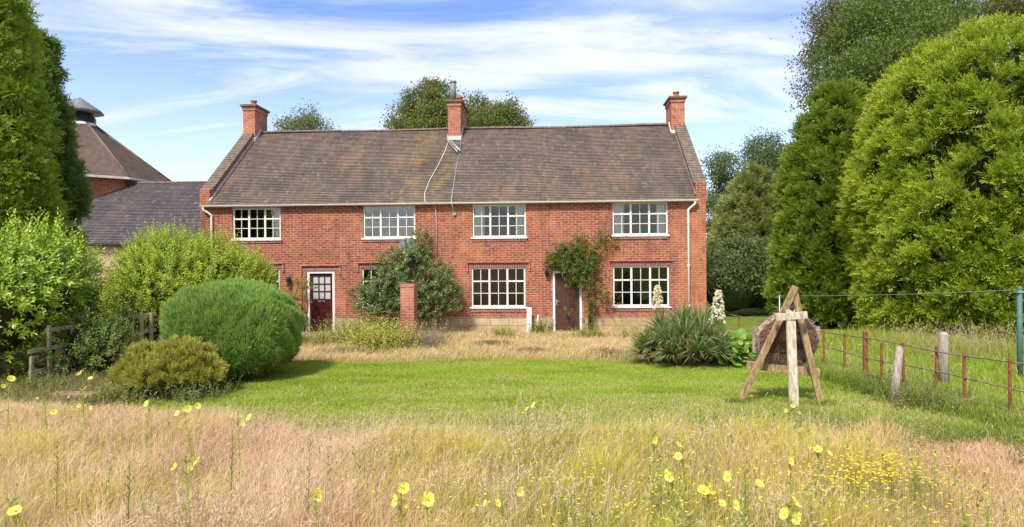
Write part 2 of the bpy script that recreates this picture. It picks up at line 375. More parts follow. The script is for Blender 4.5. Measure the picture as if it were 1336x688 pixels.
def tile_mat(name, c1, c2, stain, orange, lichen, lich_at=None):
    m, ns, ls, b = new_mat(name)
    t = N(ns, 'ShaderNodeTexCoord'); uv = t.outputs['UV']; ob = t.outputs['Object']
    bt = N(ns, 'ShaderNodeTexBrick'); ls.new(uv, bt.inputs['Vector'])
    for k, v in (('Scale', 1.0), ('Brick Width', 0.165), ('Row Height', 0.1), ('Mortar Size', 0.006), ('Mortar Smooth', 0.3), ('Bias', 0.0)): bt.inputs[k].default_value = v
    bt.inputs['Color1'].default_value = (*c1, 1); bt.inputs['Color2'].default_value = (*c2, 1); bt.inputs['Mortar'].default_value = tuple(x * 0.55 for x in c2) + (1,)
    mp = N(ns, 'ShaderNodeMapping'); mp.inputs['Scale'].default_value = (1.0, 0.55, 0.55); ls.new(ob, mp.inputs[0])
    a = noise_of(ns, ls, mp.outputs[0], 0.85, 6, 0.62)
    c = mixrgb(ns, ls, mrange(ns, ls, a, 0.44, 0.64, 0, 0.8), bt.outputs['Color'], stain)
    mp2 = N(ns, 'ShaderNodeMapping'); mp2.inputs['Location'].default_value = (4.3, 9, 2); mp2.inputs['Scale'].default_value = (1.3, 0.5, 0.5); ls.new(ob, mp2.inputs[0])
    o = noise_of(ns, ls, mp2.outputs[0], 0.75, 7, 0.7)
    c = mixrgb(ns, ls, mrange(ns, ls, o, 0.50, 0.72, 0, 0.65), c, orange)
    dk = noise_of(ns, ls, uv, 11.0, 4, 0.8); c = mixrgb(ns, ls, mrange(ns, ls, dk, 0.55, 0.68, 0, 0.6), c, (0.07, 0.058, 0.052))
    g = noise_of(ns, ls, uv, 5.0, 5, 0.75)
    c = mixrgb(ns, ls, mrange(ns, ls, g, 0.54, 0.70, 0, 0.75), c, (0.32, 0.28, 0.25))
    if lich_at:
        sx = N(ns, 'ShaderNodeSeparateXYZ'); ls.new(ob, sx.inputs[0])
        ln = noise_of(ns, ls, ob, 2.2, 6, 0.7)
        tot = None
        for x0, w in lich_at:
            d = N(ns, 'ShaderNodeMath', operation='SUBTRACT'); ls.new(sx.outputs[0], d.inputs[0]); d.inputs[1].default_value = x0
            ab = N(ns, 'ShaderNodeMath', operation='ABSOLUTE'); ls.new(d.outputs[0], ab.inputs[0])
            k = mrange(ns, ls, ab.outputs[0], 0.0, w, 1.0, 0.0)
            if tot is None: tot = k
            else:
                mxx = N(ns, 'ShaderNodeMath', operation='MAXIMUM'); ls.new(tot, mxx.inputs[0]); ls.new(k, mxx.inputs[1]); tot = mxx.outputs[0]
        lm = N(ns, 'ShaderNodeMath', operation='MULTIPLY'); ls.new(mrange(ns, ls, ln, 0.42, 0.64, 0, 0.62), lm.inputs[0]); ls.new(tot, lm.inputs[1])
        c = mixrgb(ns, ls, lm.outputs[0], c, lichen)
    ls.new(c, b.inputs['Base Color']); b.inputs['Roughness'].default_value = 0.85; b.inputs['Specular IOR Level'].default_value = 0.2
    return m
TILE = tile_mat('clay_tile', (0.205, 0.147, 0.112), (0.125, 0.093, 0.075), (0.092, 0.074, 0.064), (0.26, 0.15, 0.09), (0.30, 0.205, 0.06), ((7.15, 0.75), (8.2, 0.45)))
SLATE = tile_mat('dark_tile', (0.115, 0.095, 0.095), (0.085, 0.072, 0.075), (0.07, 0.058, 0.062), (0.15, 0.11, 0.09), (0.2, 0.15, 0.04))
CONETILE = tile_mat('cone_tile', (0.22, 0.15, 0.115), (0.17, 0.12, 0.095), (0.13, 0.10, 0.08), (0.27, 0.16, 0.10), (0.2, 0.15, 0.04))

# ------------------------------------------------------------------ the ground
def lawn_mask(x, y):
    w = (fbm(x * 0.35 + 3, y * 0.35, 4) - 0.5)
    edge = meadow_edge(x, w)
    far = 14.95 + 0.7 * (fbm(x * 0.8, 5 + 0 * x, 4) - 0.5) - np.clip(x, 0, 6) * 0.1
    right = x < 6.6
    m = sstep(-0.35, 0.35, y - edge) * sstep(-0.25, 0.2, far - y) * sstep(-0.5, 0.1, 6.75 - x + 0.02 * (y - 9))
    return m * sstep(-6.6, -5.9, x)
def meadow_edge(x, w=None):
    if w is None: w = (fbm(x * 0.35 + 3, 9.0 * 0.35 + 0 * x, 4) - 0.5)
    return 8.3 + 1.2 * w + np.clip(-x - 2.2, 0, 5) * 0.42 + 0.2 * np.clip(x - 1.5, 0, 2.5) - np.clip(x - 4.6, 0, 3.0) * 0.3
def field_mask(x, y):
    return sstep(6.2, 7.0, x + 0.0 * y)
G_LAWN = np.array((0.26, 0.34, 0.035)); G_LAWN2 = np.array((0.30, 0.30, 0.07)); G_STRAW = np.array((0.46, 0.29, 0.15)); G_GREEN = np.array((0.17, 0.19, 0.03)); G_SOIL = np.array((0.42, 0.30, 0.18)); G_DRYLAWN = np.array((0.34, 0.31, 0.11))
def green_share(x, y):
    """how green the uncut meadow is: green in the middle, bleached left and right"""
    px = x / np.maximum(y, 1.0)
    g = 0.20 + 0.80 * np.exp(-((px - 0.22) / 0.34) ** 2) - 0.22 * sstep(0.62, 0.74, px) + 1.5 * (fbm(x * 0.9, y * 0.7, 4) - 0.5)
    return np.clip(g, 0, 1)
xs = np.concatenate([[-900, -400, -150, -80, -45], np.arange(-26, 26.01, 0.25), [45, 80, 150, 400, 900]])
ys = np.concatenate([[-300, -80, -20], np.arange(-2, 40.01, 0.25), [60, 100, 200, 450, 1000]])
GX, GY = np.meshgrid(xs, ys, indexing='ij')
GZ = 0.05 * (fbm(GX * 0.5, GY * 0.5, 3) - 0.5) * sstep(1, 3, GY)
def ground_z(x, y): return 0.05 * (fbm(x * 0.5, y * 0.5, 3) - 0.5) * sstep(1, 3, y)
lm = lawn_mask(GX, GY)[..., None]; fm = field_mask(GX, GY)[..., None]
gs = green_share(GX, GY)[..., None]
base_c = G_STRAW * (1 - gs) * 0.8 + G_GREEN * gs
front = sstep(14.6, 15.2, GY)[..., None]
nz = fbm(GX * 1.1, GY * 1.1, 4)[..., None]
base_c = base_c * (1 - front) + (G_SOIL * (0.7 + 0.6 * nz)) * front
fieldc = np.array((0.15, 0.20, 0.03)) * (0.7 + 0.6 * nz)
gc = base_c * (1 - fm) + fieldc * fm
dry = np.clip(sstep(11.2, 8.8, GY)[..., None] * 0.8 + (nz - 0.5) * 1.3, 0, 1)
gc = gc * (1 - lm) + (G_LAWN * (1 - dry) + G_LAWN2 * dry) * lm
gv = Veg(); gv.grid(np.stack([GX, GY, GZ], -1), gc.reshape(-1, 3))
gm, ns, ls, b = new_mat('ground')
va = N(ns, 'ShaderNodeVertexColor'); va.layer_name = 'Col'
t = N(ns, 'ShaderNodeTexCoord')
fn = noise_of(ns, ls, t.outputs['Object'], 14, 6, 0.75)
ls.new(mixrgb(ns, ls, 0.6, va.outputs[0], mixrgb(ns, ls, mrange(ns, ls, fn, 0.3, 0.7), (0.55, 0.55, 0.5), (1.35, 1.3, 1.25)), 'MULTIPLY'), b.inputs['Base Color'])
b.inputs['Roughness'].default_value = 0.95; b.inputs['Specular IOR Level'].default_value = 0.05
bn = N(ns, 'ShaderNodeBump'); bn.inputs['Strength'].default_value = 0.7; bn.inputs['Distance'].default_value = 0.03
ls.new(fn, bn.inputs['Height']); ls.new(bn.outputs[0], b.inputs['Normal'])
tag(gv.build('ground', gm, smooth=True), kind='structure')

# ------------------------------------------------------------------ the house
TH = R(3.3)
HX, HY = -10.633, 21.478
house = tag(empty('brick_house', (HX, HY, 0), -TH), 'long two storey red brick house with brown tiled roof and three chimneys', 'house')
HW, DEPTH, EAVE, RIDGE = 17.0, 7.34, 4.36, 7.57
def h2w(x, y, z=0.0):
    return Vector((HX + x * math.cos(TH) + y * math.sin(TH), HY - x * math.sin(TH) + y * math.cos(TH), z))
WIN = [  # x0, x1, z0, z1, curtain, glass
    (1.12, 2.80, 3.19, 4.25, None, GLASS), (5.64, 7.41, 3.19, 4.25, None, GLASS),
    (9.34, 11.12, 3.18, 4.26, 'both', GLASS_MID), (13.97, 15.77, 3.21, 4.28, 'both', GLASS_MID),
    (1.05, 2.75, 0.92, 2.19, None, GLASS_LOW), (5.58, 7.36, 0.90, 2.18, None, GLASS_LOW),
    (9.29, 11.09, 0.86, 2.17, None, GLASS_LOW), (13.97, 15.80, 0.87, 2.19, None, GLASS_LOW)]
DOOR = [(3.70, 4.65, 0.0, 2.09), (11.99, 12.96, 0.0, 2.05)]
holes = [w[:4] for w in WIN] + DOOR
wall = MB()
gx = sorted({0.0, HW, *[h[0] for h in holes], *[h[1] for h in holes]}); gz = sorted({-0.3, EAVE, *[h[2] for h in holes], *[h[3] for h in holes]})
T = 0.26
for i in range(len(gx) - 1):
    for j in range(len(gz) - 1):
        cx, cz = (gx[i] + gx[i + 1]) / 2, (gz[j] + gz[j + 1]) / 2
        if any(h[0] < cx < h[1] and h[2] < cz < h[3] for h in holes): continue
        a, b_, c, d = gx[i], gx[i + 1], gz[j], gz[j + 1]
        wall.face([(a, 0, c), (b_, 0, c), (b_, 0, d), (a, 0, d)])
        wall.face([(b_, T, c), (a, T, c), (a, T, d), (b_, T, d)])
for x0, x1, z0, z1 in holes:
    wall.face([(x0, 0, z0), (x0, 0, z1), (x0, T, z1), (x0, T, z0)]); wall.face([(x1, 0, z1), (x1, 0, z0), (x1, T, z0), (x1, T, z1)])
    wall.face([(x0, 0, z1), (x1, 0, z1), (x1, T, z1), (x0, T, z1)]); wall.face([(x1, 0, z0), (x0, 0, z0), (x0, T, z0), (x1, T, z0)])
gab = [(0, -0.3), (DEPTH, -0.3), (DEPTH, EAVE), (DEPTH / 2, RIDGE - 0.05), (0, EAVE)]
wall.face([(0, y, z) for y, z in reversed(gab)]); wall.face([(HW, y, z) for y, z in gab])
wall.face([(HW, DEPTH, -0.3), (0, DEPTH, -0.3), (0, DEPTH, EAVE), (HW, DEPTH, EAVE)])
wall_o = wall.build('wall', BRICK, house)
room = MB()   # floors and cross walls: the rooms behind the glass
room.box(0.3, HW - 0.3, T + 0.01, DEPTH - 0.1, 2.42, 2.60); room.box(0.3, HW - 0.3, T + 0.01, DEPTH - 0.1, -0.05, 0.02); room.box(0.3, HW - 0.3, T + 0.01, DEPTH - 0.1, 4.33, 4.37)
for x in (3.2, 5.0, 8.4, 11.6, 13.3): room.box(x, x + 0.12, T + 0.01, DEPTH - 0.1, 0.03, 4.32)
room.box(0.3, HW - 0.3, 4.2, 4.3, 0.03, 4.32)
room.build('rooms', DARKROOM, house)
pl = MB()
for a, b_ in ((0, 3.70), (4.65, 11.99), (12.96, HW)): pl.box(a, b_, -0.028, -0.002, -0.3, 0.53)
pl.box(HW + 0.002, HW + 0.028, 0.0, DEPTH, -0.3, 0.53)
pl.build('plinth', STONE, house)
pc = MB()
for a, b_ in ((4.70, 11.94), (13.0, HW)): pc.box(a, b_, -0.045, -0.002, 0.532, 0.565)
pc.build('plinth_course', CHIMBRICK, house)
# roof of stepped tile courses, front and back
def tile_slope(mb, x0, x1, sgn, y_e, z_e, y_r, z_r, seed):
    r = np.random.RandomState(seed); L = math.hypot(y_r - y_e, z_r - z_e); n = int(L / 0.1)
    xsn = np.linspace(x0, x1, int((x1 - x0) / 0.66)); dy, dz = (y_r - y_e) / L, (z_r - z_e) / L
    ny, nz_ = -dz * sgn, abs(dy)
    wav = 0.035 * (fbm(xsn * 0.45 + seed, xsn * 0 + 1, 3) - 0.5) * 2
    for k in range(n):
        s0, s1 = k * L / n, min((k + 1) * L / n + 0.02, L)
        lift0 = 0.032 + 0.007 * r.rand(len(xsn)); lift1 = 0.008
        sag = wav * (0.4 + 0.6 * math.sin(math.pi * (k + .5) / n))
        A = [(x, y_e + dy * s0 + ny * (lift0[i] + sag[i]), z_e + dz * s0 + nz_ * (lift0[i] + sag[i])) for i, x in enumerate(xsn)]
        B = [(x, y_e + dy * s1 + ny * (lift1 + sag[i]), z_e + dz * s1 + nz_ * (lift1 + sag[i])) for i, x in enumerate(xsn)]
        Cc = [(x, y_e + dy * (s0) + ny * (0.0 + sag[i]), z_e + dz * (s0) + nz_ * (0.0 + sag[i])) for i, x in enumerate(xsn)]
        i0 = len(mb.v); m_ = len(xsn); mb.v += Cc + A + B
        for i in range(m_ - 1):
            for o_ in (0, m_):
                q = (i0 + o_ + i, i0 + o_ + i + 1, i0 + o_ + m_ + i + 1, i0 + o_ + m_ + i)
                mb.f.append(q if sgn > 0 else tuple(reversed(q))); mb.sm.append(False)
rf = MB()
PW = 0.33   # width of the gable parapets
tile_slope(rf, PW, HW - PW, 1, -0.16, EAVE - 0.03, DEPTH / 2, RIDGE, 2)
tile_slope(rf, PW, HW - PW, -1, DEPTH + 0.16, EAVE - 0.03, DEPTH / 2, RIDGE, 4)
roof = rf.build('roof', TILE, house)
rt = MB(); k = 0; x = PW
while x < HW - PW - 0.1:
    x1 = min(x + 0.34, HW - PW); j = rnd.uniform(-0.006, 0.006)
    zr = RIDGE - 0.005 + j + 0.02 * math.sin(x * 0.9)
    prof = [(DEPTH / 2 + 0.115 * math.cos(a), zr + 0.085 * math.sin(a)) for a in [math.pi * q / 6 for q in range(7)]]
    rt.prism(prof, x, x1 - 0.008, 'x'); x = x1
rt.build('ridge_tiles', COPING, roof)
# gable parapets with tile copings
for x0, x1 in ((-0.02, PW), (HW - PW, HW + 0.02)):
    p = MB(); poly = [(-0.004, EAVE - 0.05), (-0.004, 4.90), (0.30, 4.98), (3.67, 7.80), (7.04, 4.98), (7.345, 4.90), (7.345, EAVE - 0.05), (3.67, RIDGE - 0.2)]
    p.prism(poly, x0, x1, 'x')
    par = p.build('parapet', BRICK, house)
    c = MB(); tl = math.hypot(3.37, 2.82)
    for sg in (1, -1):
        n = 30
        for q in range(n):
            a, b_ = q / n, (q + 1) / n + 0.006
            ya, yb = 0.10 + 3.57 * a, 0.10 + 3.57 * b_; za, zb = 4.835 + 2.985 * a, 4.835 + 2.985 * b_
            if sg < 0: ya, yb = DEPTH - ya, DEPTH - yb
            c.beam((((x0 + x1) / 2), ya, za + 0.055), ((x0 + x1) / 2, yb, zb + 0.035), x1 - x0 + 0.07, 0.045)
    c.build('coping', COPING, par)
    fl = MB(); xi = x1 + 0.02 if x0 < 1 else x0 - 0.02
    fl.beam((xi, -0.05, EAVE + 0.13), (xi, 3.2, EAVE + 0.10 + 3.24 * 0.842), 0.055, 0.07)
    fl.build('mortar_fillet', MORTAR if x0 < 1 else COPING, par)
# chimneys
def chimney(x0, x1, y0, y1, z0, zt, pots, fillet=True):
    m = MB(); m.box(x0, x1, y0, y1, z0, zt - 0.28); m.box(x0 - 0.03, x1 + 0.03, y0 - 0.03, y1 + 0.03, zt - 0.28, zt - 0.14)
    ch = m.build('chimney', CHIMBRICK, house)
    m = MB(); m.box(x0 - 0.09, x1 + 0.09, y0 - 0.09, y1 + 0.09, zt - 0.14, zt - 0.055); m.build('chimney_cap', COPING, ch, 0.012)
    for kind, px, py in pots:
        if kind == 'pot':
            m = MB(); m.lathe([(0.13, -0.06), (0.125, 0.02), (0.105, 0.05), (0.10, 0.13), (0.125, 0.15), (0.125, 0.20), (0.085, 0.20), (0.08, 0.05)], (px, py, zt)); m.build('chimney_pot', POT, ch)
        elif kind == 'tallpot':
            m = MB(); m.lathe([(0.13, -0.06), (0.12, 0.1), (0.10, 0.14), (0.10, 0.32), (0.14, 0.34), (0.14, 0.39), (0.10, 0.41), (0.10, 0.46), (0.02, 0.48)], (px, py, zt)); m.build('chimney_pot', POT, ch)
        elif kind == 'flue':
            m = MB(); m.tube([(px, py, zt - 0.06), (px, py, zt + 0.72)], 0.115, 18); m.lathe([(0.125, 0.64), (0.135, 0.65), (0.135, 0.72), (0.10, 0.72)], (px, py, zt)); m.build('flue_pipe', LEAD, ch)
    m = MB(); m.box(x0 - 0.025, x1 + 0.025, y0 - 0.03, y0 - 0.003, z0 - 0.02, z0 + 0.17)
    if fillet:
        for xx in ((x0 - 0.015, x1 + 0.015) if 1 < x0 < 15 else ((x1 + 0.015,) if x0 < 1 else (x0 - 0.015,))):
            m.beam((xx, y0 - 0.02, z0 + 0.06), (xx, DEPTH / 2 - 0.05, RIDGE + 0.09), 0.028, 0.10)
    m.build('flashing', MORTAR, ch)
chimney(-0.06, 0.42, 3.18, 4.25, 7.14, 8.66, [('pot', 0.18, 3.6)])
chimney(8.06, 8.55, 3.02, 4.75, 7.02, 8.62, [('flue', 8.24, 3.22), ('tallpot', 8.33, 4.35)])
chimney(16.52, 17.02, 3.18, 4.25, 7.12, 8.62, [('pot', 16.78, 3.55)])
# aerial and cables on the roof by the middle chimney
def roof_z(y): return EAVE - 0.03 + (y + 0.16) * (RIDGE - EAVE + 0.03) / (DEPTH / 2 + 0.16)
ae = MB(); ae.tube([(8.05, 2.85, roof_z(2.85) + 0.10), (8.56, 2.05, roof_z(2.05) + 0.20)], 0.022, 8); ae.tube([(8.15, 2.9, roof_z(2.9) + 0.10), (8.66, 2.1, roof_z(2.1) + 0.20)], 0.038, 8)
for q in np.linspace(0.1, 0.95, 7):
    p = Vector((8.15, 2.9, roof_z(2.9) + 0.12)).lerp(Vector((8.66, 2.1, roof_z(2.1) + 0.22)), q)
    ae.tube([p + Vector((-0.16, -0.08, 0.0)), p + Vector((0.18, 0.10, 0.04))], 0.011, 5)
ae.tube([(8.6, 2.6, roof_z(2.6) + 0.3), (8.66, 2.0, roof_z(2.0) + 0.0)], 0.012, 6)
ae.build('aerial', METAL, house)
cb = MB(); pts = [(8.10, 2.95), (8.05, 2.3), (7.93, 1.6), (7.75, 0.8), (7.70, 0.2), (7.78, -0.17)]
cb.tube([(x, y, roof_z(y) + 0.055) for x, y in pts] + [(8.1, -0.06, 4.25), (8.13, -0.03, 3.9), (8.14, -0.03, 2.6)], 0.014, 6)
cb.build('cable', WHITECABLE, house)
cb = MB(); pts = [(8.60, 2.1), (8.60, 1.4), (8.63, 0.7), (8.66, -0.16)]
cb.tube([(x, y, roof_z(y) + 0.06) for x, y in pts] + [(8.70, -0.22, 4.2), (8.74, -0.06, 4.02), (8.74, -0.03, 3.96)], 0.017, 6)
cb.box(8.69, 8.79, -0.06, -0.003, 3.92, 4.04)
cb.build('cable', METAL, house)
# gutter and downpipes
gt = MB(); prof = [(-0.16 + 0.062 * math.cos(a), 4.335 + 0.062 * math.sin(a)) for a in [math.pi + math.pi * q / 8 for q in range(9)]] + [(-0.105, 4.335), (-0.215, 4.335)][:1]
gt.prism(prof, 0.08, HW - 0.28, 'x')
for x in np.arange(0.6, HW - 0.5, 0.95): gt.box(x, x + 0.03, -0.105, -0.002, 4.27, 4.30)
gt.build('gutter', WHITE, house)
so = MB(); so.box(0.08, HW - 0.3, -0.11, -0.003, 4.305, 4.33); so.build('eave_board', BLACKM, house)
for x0, x1, zb in ((0.18, 0.42, 0.1), (16.62, 16.42, 0.1)):
    d = MB(); d.tube([(x0, -0.17, 4.27), (x0, -0.16, 4.20), ((x0 + x1) / 2, -0.10, 4.11), (x1, -0.065, 4.02), (x1, -0.065, 3.9), (x1, -0.065, zb)], 0.036, 10)
    for z in (3.6, 2.2, 0.9): d.lathe([(0.045, -0.03), (0.045, 0.03)], (x1, -0.065, z), 10)
    d.build('downpipe', WHITE, house)
# windows
def window(x0, x1, z0, z1, curtain, glass):
    y0 = 0.045; m = MB(); e = 0.052
    def bar(a, b_, c, d, ya=0.0, yb=0.07): m.box(a, b_, y0 + ya, y0 + yb, c, d)
    bar(x0 + 0.002, x0 + e, z0 + 0.002, z1 - 0.002); bar(x1 - e, x1 - 0.002, z0 + 0.002, z1 - 0.002)
    bar(x0 + e, x1 - e, z1 - e, z1 - 0.002); bar(x0 + e, x1 - e, z0 + 0.002, z0 + e)
    w = (x1 - x0) / 3; hh = z1 - z0
    for i in (1, 2): bar(x0 + w * i - 0.03, x0 + w * i + 0.03, z0 + e, z1 - e, -0.003, 0.073)
    tz = z0 + e + (hh - 2 * e) * 0.665
    mz = z0 + e + (hh - 2 * e) * 0.333
    for i in range(3):
        a = x0 + w * i + (e if i == 0 else 0.03); b_ = x0 + w * (i + 1) - (e if i == 2 else 0.03)
        bar((a + b_) / 2 - 0.010, (a + b_) / 2 + 0.010, z0 + e, z1 - e, 0.01, 0.05)
        if i != 1: bar(a, b_, tz - 0.024, tz + 0.024, -0.002, 0.06)
        else: bar(a, b_, tz - 0.010, tz + 0.010, 0.012, 0.052)
        bar(a, b_, mz - 0.010, mz + 0.010, 0.012, 0.052)
    wo_ = m.build('window', WHITE, house)
    s = MB(); s.box(x0 - 0.05, x1 + 0.05, -0.06, 0.10, z0 - 0.055, z0 - 0.002); s.build('sill', WHITE, wo_, 0.006)
    g = MB(); g.face([(x0 + e, y0 + 0.03, z0 + e), (x1 - e, y0 + 0.03, z0 + e), (x1 - e, y0 + 0.03, z1 - e), (x0 + e, y0 + 0.03, z1 - e)]); g.build('pane', glass, wo_)
    if curtain:
        for a, b_ in ((x0 + 0.07, x0 + 0.40), (x1 - 0.36, x1 - 0.07)):
            c = MB(); n = 24
            pts = [(a + (b_ - a) * q / n, 0.125 + 0.014 * math.sin(q * 1.9)) for q in range(n + 1)]
            for (xa, ya), (xb, yb) in zip(pts, pts[1:]): c.face([(xa, ya, z0 + 0.03), (xb, yb, z0 + 0.03), (xb, yb, z1 - 0.02), (xa, ya, z1 - 0.02)], True)
            c.build('curtain', CURTAIN, wo_)
    return wo_
for w in WIN: window(*w)
for w in WIN[:4]:
    s = MB(); s.box(w[0] - 0.02, w[1] + 0.02, -0.03, -0.004, w[2] - 0.14, w[2] - 0.058); s.build('brick_sill', SOLDIER, house)
for w in WIN[:4]:
    hd = MB(); hd.box(w[0], w[1], -0.012, 0.05, w[3] + 0.002, 4.30); hd.build('window_head', CREAMPAINT, house)
def lintel(x0, x1, z, d=0.10, ledge=0.16):
    s = MB(); s.box(x0 - d, x1 + d, -0.008, -0.002, z + 0.003, z + ledge); 
    l = s.build('lintel', SOLDIER, house)
    s = MB(); s.box(x0 - d - 0.05, x1 + d + 0.06, -0.07, -0.002, z + ledge + 0.003, z + ledge + 0.035)
    for xx in (x0 - d - 0.05, x1 + d + 0.01): s.box(xx, xx + 0.05, -0.045, -0.002, z - 0.12, z + ledge)
    s.build('drip_ledge', CHIMBRICK, l)
for w in WIN[4:]: lintel(w[0], w[1], w[3])
for w in WIN[4:]:
    s = MB(); s.box(w[0] - 0.02, w[1] + 0.02, -0.03, -0.004, w[2] - 0.15, w[2] - 0.058); s.build('brick_sill', SOLDIER, house)
lintel(3.70, 4.65, 2.09, 0.16, 0.17)
# doors
def door(x0, x1, z0, z1, style):
    mat = MAROON_DOOR if style == 'glazed' else BROWN_DOOR
    fw = 0.085; a, b_ = x0 + fw, x1 - fw
    d = MB(); zt = z1 - fw; zb = z0 + 0.03
    if style == 'glazed':
        w = (b_ - a); g0, g1 = zt - 0.86, zt - 0.10
        d.box(a, a + 0.09, 0.07, 0.115, zb, zt); d.box(b_ - 0.09, b_, 0.07, 0.115, zb, zt)
        d.box(a + 0.09, b_ - 0.09, 0.07, 0.115, zt - 0.10, zt); d.box(a + 0.09, b_ - 0.09, 0.07, 0.115, zb, zb + 0.14); d.box(a + 0.09, b_ - 0.09, 0.07, 0.115, g0 - 0.30, g0)
        d.box(a + 0.09, b_ - 0.09, 0.088, 0.105, zb + 0.14, g0 - 0.30)
        for q in (1, 2):
            xx = a + 0.09 + (w - 0.18) * q / 3; d.box(xx - 0.018, xx + 0.018, 0.072, 0.113, g0, zt - 0.10); d.box(xx - 0.015, xx + 0.015, 0.078, 0.10, zb + 0.14, g0 - 0.30)
        for q in (1, 2): zz_ = g0 + (g1 - g0) * q / 3; d.box(a + 0.09, b_ - 0.09, 0.074, 0.111, zz_ - 0.018, zz_ + 0.018)
        o = d.build('door', mat, house, 0.004)
        g = MB(); g.face([(a + 0.09, 0.095, g0), (b_ - 0.09, 0.095, g0), (b_ - 0.09, 0.095, g1), (a + 0.09, 0.095, g1)]); g.build('pane', FROST, o)
        k = MB(); k.box((a + b_) / 2 - 0.11, (a + b_) / 2 + 0.11, 0.062, 0.069, g0 - 0.10, g0 - 0.05); k.build('letter_box', METAL, o); k = MB(); k.lathe([(0.0, 0), (0.028, 0.01), (0.03, 0.04), (0.0, 0.055)], (a + 0.05, 0.05, 1.0), 10); k.build('handle', METAL, o)
    else:
        d.box(a, b_, 0.075, 0.115, zb, zt)
        for c, e in ((zb + 0.10, zb + 0.62), (zb + 0.80, zt - 0.42)):
            for q in range(5):
                xx = a + 0.09 + (b_ - a - 0.18) * q / 5; d.box(xx + 0.004, xx + (b_ - a - 0.18) / 5 - 0.004, 0.066, 0.076, c, e)
        o = d.build('door', mat, house, 0.004)
        g = MB(); g.box((a + b_) / 2 - 0.12, (a + b_) / 2 + 0.10, 0.062, 0.0735, zt - 0.34, zt - 0.16); g.build('pane', GLASS_LOW, o)
        k = MB(); k.box(a + 0.025, a + 0.065, 0.058, 0.074, 0.92, 1.10); k.tube([(a + 0.045, 0.06, 1.03), (a + 0.045, 0.025, 1.03), (a + 0.15, 0.022, 1.03)], 0.010, 8); k.build('handle', METAL, o)
    f = MB(); f.box(x0 + 0.002, a - 0.003, 0.015, 0.13, z0, z1 - 0.002); f.box(b_ + 0.003, x1 - 0.002, 0.015, 0.13, z0, z1 - 0.002); f.box(a - 0.003, b_ + 0.003, 0.015, 0.13, zt + 0.003, z1 - 0.002)
    f.build('door_frame', WHITE, o, 0.004)
    s = MB(); s.box(x0 - 0.05, x1 + 0.05, -0.30, 0.12, -0.1, z0 + 0.028); s.build('doorstep', STONE, o)
door(*DOOR[0], 'glazed'); door(*DOOR[1], 'plain')
# lamps by the doors, satellite dish
for x, z, s in ((3.10, 1.78, 1.5), (11.80, 1.98, 0.9)):
    m = MB(); m.box(x - 0.035, x + 0.035, -0.03, -0.002, z - 0.12, z + 0.12); m.tube([(x, -0.03, z + 0.08), (x, -0.09, z + 0.13), (x, -0.12, z + 0.07)], 0.012, 6)
    m.lathe([(0.02, 0.12), (0.075, 0.07), (0.07, 0.05), (0.05, -0.10 * s), (0.02, -0.13 * s)], (x, -0.12, z), 8); m.build('wall_lamp', BLACKM, house)
m = MB(); n = 24; c0 = Vector((7.20, -0.34, 2.90)); ax = Vector((0.10, -0.93, 0.36)).normalized(); a1 = ax.orthogonal().normalized(); a2 = ax.cross(a1)
rings = []
for q in range(6):
    r_ = 0.26 * q / 5; rings.append([tuple(c0 + (a1 * math.cos(t_) + a2 * math.sin(t_)) * r_ + ax * (r_ * r_ * 0.9)) for t_ in [2 * math.pi * k_ / n for k_ in range(n)]])
for q in range(5):
    for k_ in range(n): m.face([rings[q][k_], rings[q][(k_ + 1) % n], rings[q + 1][(k_ + 1) % n], rings[q + 1][k_]], True)
m.tube([(7.20, -0.01, 2.72), (7.20, -0.30, 2.78), (7.20, -0.34, 2.88)], 0.02, 8)
m.tube([tuple(c0 - a1 * 0.0 + Vector((0, -0.02, -0.25))), (7.23, -0.68, 2.86)], 0.012, 6); m.box(7.20, 7.26, -0.74, -0.66, 2.83, 2.90)
m.build('satellite_dish', LEAD, house)

# ------------------------------------------------------------------ outbuilding and round kiln on the left
wing = tag(empty('outbuilding', h2w(-3.2, 1.6), -TH), 'low outbuilding with dark tiled roof and ochre wall joined to the house', 'outbuilding')
m = MB(); m.box(-4.6, 3.17, 0.0, 6.2, -0.2, 3.2); m.prism([(0, 3.2), (6.2, 3.2), (3.1, 5.68)], -4.6, 3.17, 'x'); m.build('wall', OCHRE, wing)
m = MB(); tile_slope(m, -4.7, 3.15, 1, -0.22, 3.14, 3.1, 5.80, 9); tile_slope(m, -4.7, 3.15, -1, 6.42, 3.14, 3.1, 5.80, 10); wr = m.build('roof', SLATE, wing)
m = MB(); m.prism([(3.1 + 0.11 * math.cos(a), 5.78 + 0.07 * math.sin(a)) for a in [math.pi * q / 6 for q in range(7)]], -4.7, 3.15, 'x'); m.build('ridge_tiles', COPING, wr)
m = MB(); m.tube([(-4.7, -0.26, 3.10), (3.15, -0.26, 3.10)], 0.05, 8); m.build('gutter', BLACKM, wing)

